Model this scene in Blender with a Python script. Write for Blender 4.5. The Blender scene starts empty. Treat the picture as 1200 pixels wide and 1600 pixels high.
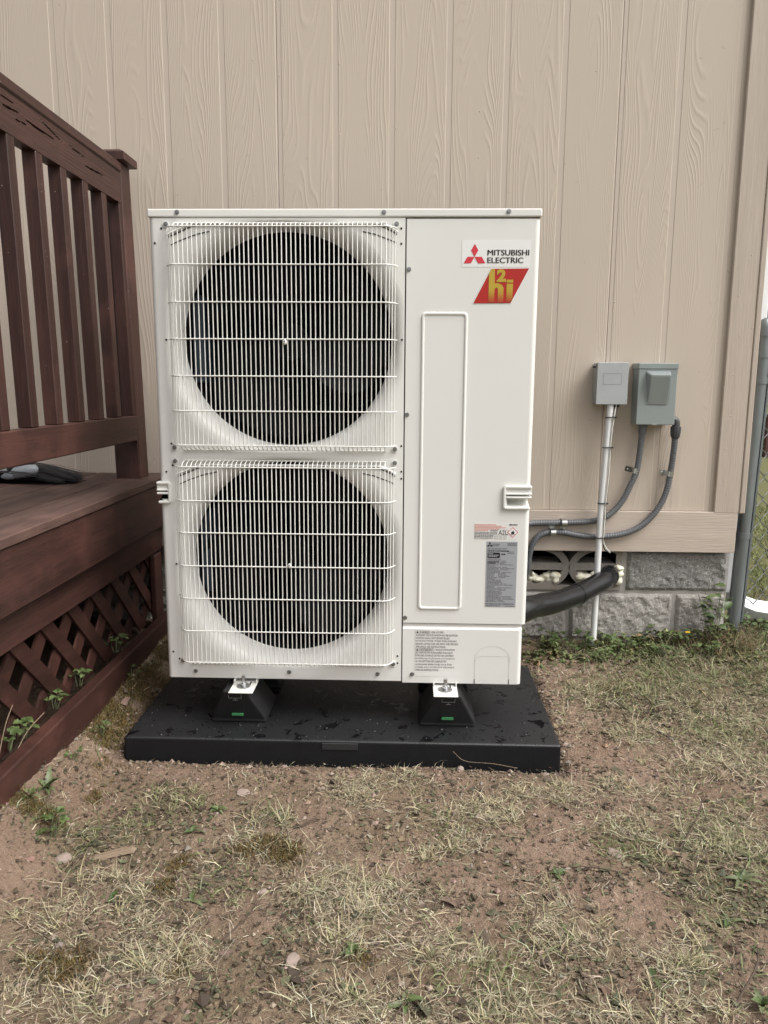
import bpy, bmesh, math, random
import numpy as np
from mathutils import Vector, Matrix, Euler
rng = np.random.default_rng(7)
random.seed(7)
scene = bpy.context.scene
COL = scene.collection
R_ = math.radians

# ------------------------------------------------------------------ camera
cam_d = bpy.data.cameras.new('camera'); cam = bpy.data.objects.new('camera', cam_d); COL.objects.link(cam)
_yaw, _pitch, _roll = 0.0315, 0.168, 0.0057
_f = Vector((-math.sin(_yaw)*math.cos(_pitch), math.cos(_yaw)*math.cos(_pitch), -math.sin(_pitch)))
_r = Vector((math.cos(_yaw), math.sin(_yaw), 0)); _u = _r.cross(_f)
_r2 = _r*math.cos(_roll)+_u*math.sin(_roll); _u2 = -_r*math.sin(_roll)+_u*math.cos(_roll)
_m = Matrix((( _r2.x,_u2.x,-_f.x,0.7062),(_r2.y,_u2.y,-_f.y,-2.1493),(_r2.z,_u2.z,-_f.z,1.0684),(0,0,0,1)))
cam.matrix_world = _m
cam_d.sensor_fit = 'HORIZONTAL'; cam_d.sensor_width = 36; cam_d.lens = 36*1202/1200
cam_d.clip_start = 0.02; cam_d.clip_end = 3000
scene.camera = cam

# ------------------------------------------------------------------ sky, sun, exposure
SUN_EL, SUN_AZ = R_(52), R_(118)            # azimuth clockwise from +Y: light from the right and a little in front
world = bpy.data.worlds.new('World'); scene.world = world; world.use_nodes = True
wn = world.node_tree; wn.nodes.clear()
sky = wn.nodes.new('ShaderNodeTexSky'); sky.sky_type = 'NISHITA'; sky.sun_disc = False
sky.sun_elevation = SUN_EL; sky.sun_rotation = SUN_AZ; sky.air_density = 1.0; sky.dust_density = 6.0; sky.ozone_density = 1.0
hsv = wn.nodes.new('ShaderNodeHueSaturation'); hsv.inputs['Saturation'].default_value = 0.16   # overcast: a grey-white sky
bg = wn.nodes.new('ShaderNodeBackground'); bg.inputs['Strength'].default_value = 0.122
wo = wn.nodes.new('ShaderNodeOutputWorld')
wn.links.new(sky.outputs[0], hsv.inputs['Color']); wn.links.new(hsv.outputs[0], bg.inputs[0]); wn.links.new(bg.outputs[0], wo.inputs[0])
sd = bpy.data.lights.new('sun', 'SUN'); sd.energy = 1.3; sd.angle = R_(36); sd.color = (1.0, 0.972, 0.935)
sun = bpy.data.objects.new('sun', sd); COL.objects.link(sun); sun.location = (3, -3, 5)
_sdir = Vector((math.sin(SUN_AZ)*math.cos(SUN_EL), math.cos(SUN_AZ)*math.cos(SUN_EL), math.sin(SUN_EL)))
sun.rotation_euler = _sdir.to_track_quat('Z', 'Y').to_euler()
scene.view_settings.view_transform = 'Standard'; scene.view_settings.look = 'None'
scene.view_settings.exposure = 0.72; scene.view_settings.gamma = 1.0; scene.view_settings.use_curve_mapping = False
scene.render.resolution_x, scene.render.resolution_y = 768, 1024

# ------------------------------------------------------------------ helpers
class MB:
    """collects polygons; build() links them as one mesh object"""
    def __init__(s): s.v = []; s.f = []; s.smooth = []
    def add(s, vs, fs, smooth=False):
        o = len(s.v); s.v += [tuple(v) for v in vs]
        for f in fs: s.f.append(tuple(i+o for i in f)); s.smooth.append(smooth)
        return s
    def box(s, x0, x1, y0, y1, z0, z1):
        vs = [(x,y,z) for x in (x0,x1) for y in (y0,y1) for z in (z0,z1)]
        return s.add(vs, [(0,1,3,2),(4,6,7,5),(0,4,5,1),(2,3,7,6),(0,2,6,4),(1,5,7,3)])
    def bbox(s, x0, x1, y0, y1, z0, z1, b=.002, seg=1):
        bm = bmesh.new(); bmesh.ops.create_cube(bm, size=1)
        for v in bm.verts: v.co = ((x0+x1)/2+v.co.x*(x1-x0), (y0+y1)/2+v.co.y*(y1-y0), (z0+z1)/2+v.co.z*(z1-z0))
        b = min(b, .45*min(abs(x1-x0), abs(y1-y0), abs(z1-z0)))
        bmesh.ops.bevel(bm, geom=bm.edges[:], offset=b, segments=seg, profile=.5, affect='EDGES')
        bmesh.ops.recalc_face_normals(bm, faces=bm.faces)
        bm.verts.index_update(); s.add([v.co[:] for v in bm.verts], [[v.index for v in f.verts] for f in bm.faces]); bm.free()
        return s
    def tube(s, pts, rad, n=10, cap=True, smooth=True):
        pts = [Vector(p) for p in pts]; k = len(pts)
        rads = rad if isinstance(rad, (list, tuple)) else [rad]*k
        vs = []; prev = None
        for i, p in enumerate(pts):
            t = (pts[min(i+1,k-1)]-pts[max(i-1,0)]).normalized()
            if prev is None:
                a = Vector((0,0,1)) if abs(t.z) < .9 else Vector((1,0,0)); u = t.cross(a).normalized()
            else:
                u = (prev - t*prev.dot(t)).normalized()
            prev = u; w = t.cross(u)
            for j in range(n):
                q = 2*math.pi*j/n; vs.append(p+(u*math.cos(q)+w*math.sin(q))*rads[i])
        fs = [(i*n+j, i*n+(j+1)%n, (i+1)*n+(j+1)%n, (i+1)*n+j) for i in range(k-1) for j in range(n)]
        s.add(vs, fs, smooth)
        if cap:
            s.add(vs[:n], [tuple(range(n))[::-1]]); s.add(vs[-n:], [tuple(range(n))])
        return s
    def cyl(s, p0, p1, r, n=16): return s.tube([p0, p1], r, n)
    def prism(s, poly, y0, y1):
        """polygon in XZ extruded along Y"""
        n = len(poly); vs = [(x,y0,z) for x,z in poly]+[(x,y1,z) for x,z in poly]
        return s.add(vs, [tuple(range(n)), tuple(range(2*n-1,n-1,-1))]+[(i,n+i,n+(i+1)%n,(i+1)%n) for i in range(n)])
    def ball(s, c, r, sub=2, sq=(1,1,1), jit=0):
        bm = bmesh.new(); bmesh.ops.create_icosphere(bm, subdivisions=sub, radius=1)
        for v in bm.verts:
            k = 1+(random.random()-.5)*jit
            v.co = (c[0]+v.co.x*r*sq[0]*k, c[1]+v.co.y*r*sq[1]*k, c[2]+v.co.z*r*sq[2]*k)
        bm.verts.index_update(); s.add([v.co[:] for v in bm.verts], [[v.index for v in f.verts] for f in bm.faces], True); bm.free()
        return s
    def mesh(s, name, m=None):
        me = bpy.data.meshes.new(name); me.from_pydata(s.v, [], s.f)
        me.polygons.foreach_set('use_smooth', s.smooth)
        if m: me.materials.append(m)
        me.update(); return me
    def build(s, name, m, parent=None, fix=True):
        me = s.mesh(name, m)
        if fix:
            bm = bmesh.new(); bm.from_mesh(me); bmesh.ops.recalc_face_normals(bm, faces=bm.faces); bm.to_mesh(me); bm.free()
        return link(name, me, parent)
def link(name, me, parent=None, loc=None, rot=None):
    o = bpy.data.objects.new(name, me); COL.objects.link(o)
    if parent is not None: o.parent = parent
    if loc is not None: o.location = loc
    if rot is not None: o.rotation_euler = rot
    return o
def tag(o, label=None, cat=None, group=None, kind=None):
    if label: o['label'] = label
    if cat: o['category'] = cat
    if group: o['group'] = group
    if kind: o['kind'] = kind
    return o
def thing(name, label, cat, loc=(0,0,0), group=None):
    return tag(link(name, None, None, loc), label, cat, group)
def catmull(pts, n=8):
    P = [Vector(p) for p in pts]; P = [P[0]*2-P[1]]+P+[P[-1]*2-P[-2]]; out = []
    for i in range(1, len(P)-2):
        a,b,c,d = P[i-1:i+3]
        for k in range(n):
            t = k/n; out.append(.5*((2*b)+(c-a)*t+(2*a-5*b+4*c-d)*t*t+(3*b-a-3*c+d)*t**3))
    out.append(P[-2]); return out
def sstep(a, b, x):
    t = np.clip((np.asarray(x, float)-a)/(b-a), 0, 1); return t*t*(3-2*t)

# value noise in numpy
_LAT = rng.random((256, 256))
def vnoise(x, y, seed=0):
    x = np.asarray(x, float)+seed*17.3; y = np.asarray(y, float)+seed*31.7
    xi = np.floor(x).astype(int); yi = np.floor(y).astype(int); fx = x-xi; fy = y-yi
    fx = fx*fx*(3-2*fx); fy = fy*fy*(3-2*fy)
    L = lambda a, b: _LAT[a % 256, b % 256]
    return (L(xi,yi)*(1-fx)+L(xi+1,yi)*fx)*(1-fy)+(L(xi,yi+1)*(1-fx)+L(xi+1,yi+1)*fx)*fy
def fbm(x, y, oct=4, seed=0):
    s = 0; a = .5; 
    for o in range(oct): s = s+a*vnoise(x*2**o, y*2**o, seed+o); a *= .5
    return s/(1-.5**oct)

# ------------------------------------------------------------------ materials
def nd(nt, typ, ins=None, **props):
    n = nt.nodes.new(typ)
    for k, v in props.items(): setattr(n, k, v)
    for k, v in (ins or {}).items():
        if isinstance(v, bpy.types.NodeSocket): nt.links.new(v, n.inputs[k])
        else: n.inputs[k].default_value = v
    return n
def math_n(nt, op, a, b=0.0, c=None):
    n = nd(nt, 'ShaderNodeMath', {0: a, 1: b}, operation=op)
    if c is not None:
        if isinstance(c, bpy.types.NodeSocket): nt.links.new(c, n.inputs[2])
        else: n.inputs[2].default_value = c
    return n.outputs[0]
def mixc(nt, fac, a, b, blend='MIX'):
    n = nd(nt, 'ShaderNodeMix', data_type='RGBA', blend_type=blend)
    for sck, v in ((n.inputs[0], fac), (n.inputs[6], a), (n.inputs[7], b)):
        if isinstance(v, bpy.types.NodeSocket): nt.links.new(v, sck)
        else: sck.default_value = v if not isinstance(v, tuple) else (v+(1,))[:4]
    return n.outputs[2]
def ramp(nt, x, lo, hi):
    n = nd(nt, 'ShaderNodeMapRange', {0: x, 1: lo, 2: hi}, interpolation_type='SMOOTHSTEP'); return n.outputs[0]
def newmat(name):
    m = bpy.data.materials.new(name); m.use_nodes = True; nt = m.node_tree; nt.nodes.clear()
    out = nd(nt, 'ShaderNodeOutputMaterial'); b = nd(nt, 'ShaderNodeBsdfPrincipled'); nt.links.new(b.outputs[0], out.inputs[0])
    return m, nt, b
def coord(nt, scale=(1,1,1), rand=False, kind='Object'):
    tc = nd(nt, 'ShaderNodeTexCoord'); v = tc.outputs[kind]
    v = nd(nt, 'ShaderNodeVectorMath', {0: v, 1: scale}, operation='MULTIPLY').outputs[0]
    if rand:
        oi = nd(nt, 'ShaderNodeObjectInfo'); r = math_n(nt, 'MULTIPLY', oi.outputs['Random'], 53.0)
        cx = nd(nt, 'ShaderNodeCombineXYZ', {0: r, 1: r, 2: r})
        v = nd(nt, 'ShaderNodeVectorMath', {0: v, 1: cx.outputs[0]}, operation='ADD').outputs[0]
    return v
def noise(nt, v, scale=1., detail=3., rough=.55, dist=0.):
    return nd(nt, 'ShaderNodeTexNoise', {'Vector': v, 'Scale': scale, 'Detail': detail, 'Roughness': rough, 'Distortion': dist}).outputs[0]
def mat(name, base, rough=.5, metal=0., var=.08, vscale=6., bump=.15, bscale=220., bdist=.0006, stretch=(1,1,1), rvar=.08, spec=.5, rand=True, dirt=None, dscale=25., dlo=.62, dhi=.75):
    m, nt, b = newmat(name); v = coord(nt, stretch, rand)
    n1 = noise(nt, v, vscale, 4.)
    c = mixc(nt, n1, tuple(x*(1-var) for x in base), tuple(min(1, x*(1+var)) for x in base))
    if dirt: c = mixc(nt, ramp(nt, noise(nt, v, dscale, 5.), dlo, dhi), c, dirt)
    nt.links.new(c, b.inputs['Base Color'])
    rr = math_n(nt, 'MULTIPLY_ADD', n1, rvar*2, rough-rvar); nt.links.new(rr, b.inputs['Roughness'])
    b.inputs['Metallic'].default_value = metal; b.inputs['Specular IOR Level'].default_value = spec
    if bump:
        bn = nd(nt, 'ShaderNodeBump', {'Strength': bump, 'Distance': bdist, 'Height': noise(nt, v, bscale, 3.)})
        nt.links.new(bn.outputs[0], b.inputs['Normal'])
    return m

MT = {}
WHITE = (.72, .712, .68)
MT['unit'] = mat('cream_powder_coat', WHITE, .36, var=.02, vscale=5, bump=.12, bscale=700, bdist=.0003, rvar=.05, rand=False)
MT['wire'] = mat('cream_coated_wire', (.75, .74, .70), .35, var=.02, bump=0)
MT['dark'] = mat('black_inside_shade', (.004, .004, .005), .9, var=.2, bump=0, spec=.1)  # near-black colour stands in for shade inside bays, pockets and gaps
MT['blade'] = mat('shade_darkened_fan_plastic', (.0028, .0029, .0034), .5, var=.15, vscale=12, bump=.1, spec=.12)  # dark plastic, blackened further for the shade deep in the bay
MT['coil'] = mat('coil_fins', (.02, .03, .045), .4, var=.3, vscale=30, bump=.5, bscale=60, bdist=.004, stretch=(12, 1, .2))
MT['screw'] = mat('zinc_screw', (.33, .33, .33), .38, .9, var=.15, vscale=200, bump=.1)
MT['zinc'] = mat('bright_zinc', (.62, .63, .65), .28, 1., var=.1, vscale=80, bump=.1)
MT['hole'] = mat('dark_hole', (.008, .008, .008), .8, var=.1, bump=0)
MT['sticker'] = mat('sticker_white', (.78, .78, .76), .3, var=.01, bump=0)
MT['red'] = mat('print_red', (.62, .035, .055), .35, var=.02, bump=0)
MT['darkred'] = mat('print_dark_red', (.42, .018, .012), .3, var=.04, bump=0)
MT['black'] = mat('print_black', (.012, .012, .013), .4, var=.05, bump=0)
MT['grey_print'] = mat('print_grey', (.12, .12, .125), .4, var=.1, bump=0)
MT['plate'] = mat('rating_plate_silver', (.42, .44, .48), .35, .35, var=.03, bump=0)
MT['pinkred'] = mat('print_pale_red', (.72, .30, .25), .4, var=.05, bump=0)
MT['knock'] = mat('knockout_line', (.56, .55, .52), .45, var=.05, bump=0)
MT['riser'] = mat('riser_rubber', (.014, .014, .015), .55, var=.25, vscale=20, bump=.4, bscale=300, bdist=.001, rvar=.1)
MT['wiremesh'] = mat('galvanised_wire', (.16, .165, .16), .45, .5, var=.3, vscale=20, bump=0)
MT['galv'] = mat('galvanised_steel', (.21, .23, .235), .45, .6, var=.22, vscale=18, bump=.2, bscale=90, rvar=.12, stretch=(1,1,.5))
MT['strapm'] = mat('strap_steel', (.55, .55, .54), .3, 1., var=.15, vscale=60, bump=.2)
MT['greybox'] = mat('weathered_grey_box', (.37, .385, .39), .5, .15, var=.10, vscale=14, bump=.2, bscale=120, dirt=(.27,.275,.28), dscale=18)
MT['boxpaint'] = mat('grey_enamel_box', (.255, .285, .28), .36, .1, var=.04, vscale=10, bump=.1, bscale=300)
MT['conduit'] = mat('grey_flexible_conduit', (.115, .12, .128), .4, var=.12, vscale=30, bump=.15)
MT['fitting'] = mat('dark_conduit_fitting', (.05, .052, .055), .42, var=.2, vscale=40, bump=.2)
MT['pvc'] = mat('weathered_white_pipe', (.68, .685, .68), .45, var=.10, vscale=16, bump=.1, stretch=(1,1,.2), dirt=(.44,.44,.43), dscale=20)
MT['zip'] = mat('black_zip_tie', (.012,.012,.013), .4, bump=0)
MT['cable'] = mat('white_cable', (.62,.60,.55), .45, var=.05, bump=0)
MT['blackcable'] = mat('black_cable', (.02,.02,.02), .5, var=.05, bump=0)
MT['hose'] = mat('black_vinyl_hose', (.0115, .0115, .0125), .22, var=.2, vscale=12, bump=.12, bscale=120, bdist=.001, rvar=.06, rand=False)
MT['foam'] = mat('cream_spray_foam', (.80, .77, .63), .75, var=.12, vscale=30, bump=.6, bscale=90, bdist=.004, dirt=(.55,.46,.28), dscale=25, dlo=.58, dhi=.72)
MT['mortar'] = mat('mortar', (.33, .31, .285), .95, var=.15, vscale=20, bump=.8, bscale=180, bdist=.003)
MT['whitepaint'] = mat('white_painted_metal', (.80, .81, .82), .4, var=.02, bump=0)
MT['green'] = mat('green_level_fluid', (.10, .42, .16), .2, var=.3, vscale=120, bump=0)
MT['broomgrey'] = mat('grey_plastic', (.26, .28, .30), .4, var=.1, bump=.1)
MT['broomhandle'] = mat('pale_handle', (.55, .56, .57), .35, .3, var=.1, bump=.1)
MT['bristle'] = mat('black_bristles', (.006, .006, .007), .5, var=.3, bump=0)
MT['stone'] = mat('pebble_stone', (.27, .21, .175), .85, var=.25, vscale=40, bump=.5, bscale=160, bdist=.002)
MT['twig'] = mat('twig_bark', (.075, .05, .035), .8, var=.3, vscale=80, bump=.3)
MT['chip'] = mat('weathered_wood_chip', (.24, .175, .12), .85, var=.35, vscale=40, bump=.7, bscale=120, bdist=.002, stretch=(.15,1,1))
MT['shed'] = mat('dark_red_boards', (.075, .03, .026), .7, var=.2)

def siding_mat():
    m, nt, b = newmat('tan_embossed_siding')
    oi = nd(nt, 'ShaderNodeObjectInfo'); rnd = oi.outputs['Random']
    tc = nd(nt, 'ShaderNodeTexCoord'); sp = nd(nt, 'ShaderNodeSeparateXYZ', {0: tc.outputs['Object']})
    u, v = sp.outputs[0], sp.outputs[2]
    du = math_n(nt, 'SUBTRACT', u, .09)
    off = math_n(nt, 'MULTIPLY', rnd, 71.0)
    q = nd(nt, 'ShaderNodeCombineXYZ', {0: math_n(nt, 'MULTIPLY', u, 7.5), 1: off, 2: math_n(nt, 'MULTIPLY_ADD', v, .85, off)}).outputs[0]
    n1 = noise(nt, q, 1., 1.6, .45, .25)
    # cathedral figure: a parabola across the board drifting along its length plus slow noise
    para = math_n(nt, 'MULTIPLY', math_n(nt, 'MULTIPLY', du, du), 34.)
    drift = math_n(nt, 'MULTIPLY', v, math_n(nt, 'MULTIPLY_ADD', rnd, .5, -.25))
    fld = math_n(nt, 'ADD', math_n(nt, 'ADD', math_n(nt, 'MULTIPLY', n1, 1.15), para), drift)
    ring = math_n(nt, 'FRACT', math_n(nt, 'MULTIPLY', fld, 25.))
    ring = ramp(nt, math_n(nt, 'ABSOLUTE', math_n(nt, 'MULTIPLY_ADD', ring, 2., -1.)), .45, .98)
    q2 = nd(nt, 'ShaderNodeCombineXYZ', {0: math_n(nt, 'MULTIPLY', u, 13.), 1: math_n(nt, 'ADD', off, 9.), 2: math_n(nt, 'MULTIPLY', v, 1.3)}).outputs[0]
    mask = ramp(nt, noise(nt, q2, 1., 2.), .36, .58)
    q3 = nd(nt, 'ShaderNodeCombineXYZ', {0: math_n(nt, 'MULTIPLY', u, 330.), 1: off, 2: math_n(nt, 'MULTIPLY', v, 9.)}).outputs[0]
    fib = noise(nt, q3, 1., 3., .6)
    h = math_n(nt, 'ADD', math_n(nt, 'MULTIPLY', ring, mask), math_n(nt, 'MULTIPLY', fib, .33))
    bn = nd(nt, 'ShaderNodeBump', {'Strength': .33, 'Distance': .0019, 'Height': h}); nt.links.new(bn.outputs[0], b.inputs['Normal'])
    big = noise(nt, coord(nt, (1,1,.35), False), 2.2, 4.)
    base = mixc(nt, big, (.476,.404,.334), (.531,.455,.382))
    base = mixc(nt, math_n(nt, 'MULTIPLY', fib, .22), base, (.42,.35,.27))
    sp_ = ramp(nt, noise(nt, coord(nt, (1,1,1), True), 48., 2.), .735, .76)
    base = mixc(nt, math_n(nt, 'MULTIPLY', sp_, .5), base, (.36,.30,.23))
    nt.links.new(base, b.inputs['Base Color']); b.inputs['Roughness'].default_value = .62; b.inputs['Specular IOR Level'].default_value = .35
    return m
MT['siding'] = siding_mat()
MT['groove'] = mat('tan_siding_groove', (.488,.415,.347), .62, var=.04, vscale=4, bump=.3, bscale=200, stretch=(1,1,.05))
def board_mat(name, c1, c2, axis, rough=.6, bump=.5, specks=False, fine=220.):
    """painted or stained board with grain along axis (0 x, 1 y, 2 z)"""
    m, nt, b = newmat(name)
    st = [1,1,1]; st[axis] = .045
    v = coord(nt, tuple(st), True)
    g = noise(nt, v, fine, 3., .6); big = noise(nt, v, 22., 3.)
    c = mixc(nt, ramp(nt, math_n(nt, 'ADD', math_n(nt,'MULTIPLY',g,.45), math_n(nt,'MULTIPLY',big,.55)), .32, .68), c1, c2)
    oi = nd(nt, 'ShaderNodeObjectInfo'); c = mixc(nt, math_n(nt, 'MULTIPLY', oi.outputs['Random'], .34), c, tuple(x*.35 for x in c1))
    if specks:
        w = noise(nt, coord(nt, (1,1,1), True), 5., 4.)
        c = mixc(nt, math_n(nt, 'MULTIPLY', ramp(nt, w, .5, .72), .45), c, tuple(x*1.7 for x in c2))
        vo = nd(nt, 'ShaderNodeTexVoronoi', {'Vector': coord(nt, (1,1,1), True), 'Scale': 55.}, feature='F1')
        sel = math_n(nt, 'MULTIPLY', math_n(nt, 'LESS_THAN', vo.outputs['Distance'], .075), math_n(nt, 'GREATER_THAN', nd(nt, 'ShaderNodeSeparateColor', {0: vo.outputs['Color']}).outputs[0], .86))
        c = mixc(nt, math_n(nt, 'MULTIPLY', sel, .75), c, (.42,.36,.32))
    nt.links.new(c, b.inputs['Base Color']); b.inputs['Roughness'].default_value = rough; b.inputs['Specular IOR Level'].default_value = .4
    bn = nd(nt, 'ShaderNodeBump', {'Strength': bump, 'Distance': .0014, 'Height': math_n(nt, 'ADD', g, math_n(nt,'MULTIPLY',big,.8))})
    nt.links.new(bn.outputs[0], b.inputs['Normal'])
    return m
MT['trim_h'] = board_mat('tan_trim_board_horizontal', (.455,.382,.318), (.530,.450,.382), 0, .62, .9)
MT['trim_v'] = board_mat('tan_trim_board_vertical', (.455,.382,.318), (.530,.450,.382), 2, .62, .7)
ST1, ST2 = (.033,.0136,.0108), (.073,.0300,.0230)
MT['stain_y'] = board_mat('red_brown_stained_board', ST1, ST2, 1, .5, .55, True)
MT['stain_z'] = board_mat('red_brown_stained_post', ST1, ST2, 2, .5, .5, True)
MT['deckmat'] = board_mat('worn_red_brown_decking', (.050,.026,.021), (.125,.073,.059), 1, .6, .6, True)
def block_mat(name, a, b_, c_):
    m, nt, b = newmat(name); v = coord(nt, (1,1,1), True)
    n1 = noise(nt, v, 9., 5., .65); n2 = noise(nt, v, 150., 3., .7)
    c = mixc(nt, n1, a, b_); c = mixc(nt, ramp(nt, n2, .52, .74), c, c_)
    c = mixc(nt, ramp(nt, noise(nt, v, 240., 2.), .62, .72), c, (.07,.065,.06))
    nt.links.new(c, b.inputs['Base Color']); b.inputs['Roughness'].default_value = .93
    bn = nd(nt, 'ShaderNodeBump', {'Strength': .8, 'Distance': .004, 'Height': n2}); nt.links.new(bn.outputs[0], b.inputs['Normal'])
    return m
MT['splitblock'] = block_mat('split_face_concrete', (.235,.22,.20), (.37,.345,.315), (.52,.495,.46))
MT['darkblock'] = block_mat('split_face_concrete_dark', (.15,.145,.135), (.26,.25,.235), (.46,.45,.43))
MT['ventblock'] = block_mat('vent_block_concrete', (.19,.17,.15), (.27,.245,.215), (.33,.30,.27))
def pad_mat():
    m, nt, b = newmat('wet_black_pad'); v = coord(nt, (1,1,1), False)
    w = ramp(nt, noise(nt, v, 17., 4., .6, .6), .575, .62)
    w2 = ramp(nt, noise(nt, v, 75., 2., .5, .3), .66, .69)
    wet = math_n(nt, 'MAXIMUM', w, w2)
    geo = nd(nt, 'ShaderNodeNewGeometry'); up = nd(nt, 'ShaderNodeSeparateXYZ', {0: geo.outputs['Normal']}).outputs[2]
    wet = math_n(nt, 'MULTIPLY', wet, ramp(nt, up, .5, .9))        # water lies only on the level top
    n = noise(nt, v, 420., 2.)
    c = mixc(nt, wet, mixc(nt, noise(nt, v, 30., 4.), (.0095,.0098,.011), (.0155,.016,.0175)), (.006,.006,.007))
    nt.links.new(c, b.inputs['Base Color'])
    nt.links.new(math_n(nt, 'MULTIPLY_ADD', wet, -.36, .44), b.inputs['Roughness']); nt.links.new(math_n(nt, 'MULTIPLY_ADD', ramp(nt, up, .5, .9), .70, .20), b.inputs['Specular IOR Level'])  # stronger sky sheen given to the up-facing top, front kept dull
    bn = nd(nt, 'ShaderNodeBump', {'Strength': math_n(nt, 'MULTIPLY_ADD', wet, -.5, .55), 'Distance': .0012, 'Height': n}); nt.links.new(bn.outputs[0], b.inputs['Normal'])
    return m
MT['pad'] = pad_mat()
def attr_mat(name, rough=.7, trans=.25, attr='col'):
    m, nt, b = newmat(name); a = nd(nt, 'ShaderNodeAttribute', attribute_name=attr)
    nz = noise(nt, coord(nt, (1,1,1), False), 60., 2.)
    c = mixc(nt, nz, a.outputs['Color'], mixc(nt, .5, a.outputs['Color'], (.05,.045,.03)))
    nt.links.new(c, b.inputs['Base Color']); b.inputs['Roughness'].default_value = rough; b.inputs['Specular IOR Level'].default_value = .3
    return m
MT['blade_attr'] = attr_mat('grass_blades')
def leaf_mat(name, a, b_):
    m, nt, b = newmat(name); v = coord(nt, (1,1,1), True)
    oi = nd(nt, 'ShaderNodeObjectInfo')
    c = mixc(nt, oi.outputs['Random'], a, b_); c = mixc(nt, ramp(nt, noise(nt, v, 60., 3.), .5, .75), c, tuple(x*.6 for x in a))
    nt.links.new(c, b.inputs['Base Color']); b.inputs['Roughness'].default_value = .5
    b.inputs['Subsurface Weight'].default_value = 0.
    bn = nd(nt, 'ShaderNodeBump', {'Strength': .4, 'Distance': .001, 'Height': noise(nt, v, 150., 2.)}); nt.links.new(bn.outputs[0], b.inputs['Normal'])
    return m
MT['leaf'] = leaf_mat('weed_leaf', (.055,.090,.026), (.115,.150,.052))
MT['leafdull'] = leaf_mat('dull_weed_leaf', (.095,.118,.050), (.165,.18,.088))
MT['yellow'] = mat('yellow_petal', (.78,.52,.03), .5, bump=0)
def soil_mat():
    m, nt, b = newmat('dry_soil'); v = coord(nt, (1,1,1), False)
    a = nd(nt, 'ShaderNodeAttribute', attribute_name='cover'); sc = nd(nt, 'ShaderNodeSeparateColor', {0: a.outputs['Color']})
    n1 = noise(nt, v, 5., 5., .6); n2 = noise(nt, v, 70., 4., .65); n3 = noise(nt, v, 330., 3., .7)
    c = mixc(nt, ramp(nt, n1, .3, .7), (.208,.142,.100), (.276,.196,.144))
    c = mixc(nt, math_n(nt, 'MULTIPLY', ramp(nt, n2, .48, .72), .55), c, (.13,.085,.062))
    c = mixc(nt, math_n(nt, 'MULTIPLY', ramp(nt, n3, .58, .74), .5), c, (.40,.31,.24))
    th = mixc(nt, n2, (.10,.082,.045), (.21,.175,.10))
    c = mixc(nt, math_n(nt, 'MULTIPLY', sc.outputs[0], .5), c, th)                      # dead thatch
    c = mixc(nt, math_n(nt, 'MULTIPLY', sc.outputs[1], .8), c, mixc(nt, a.outputs['Alpha'], mixc(nt, n3, (.055,.06,.022), (.13,.115,.045)), mixc(nt, n2, (.07,.10,.028), (.15,.17,.06))))   # moss and green
    c = mixc(nt, math_n(nt, 'MULTIPLY', sc.outputs[2], .85), c, mixc(nt, n2, (.055,.034,.025), (.12,.078,.056)))  # freshly dug, damp by the pad; darker under the deck
    nt.links.new(c, b.inputs['Base Color']); b.inputs['Roughness'].default_value = .95; b.inputs['Specular IOR Level'].default_value = .2
    h = math_n(nt, 'ADD', n2, math_n(nt, 'MULTIPLY', n3, .4))
    bn = nd(nt, 'ShaderNodeBump', {'Strength': 1., 'Distance': .010, 'Height': h}); nt.links.new(bn.outputs[0], b.inputs['Normal'])
    return m
MT['soil'] = soil_mat()

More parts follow.
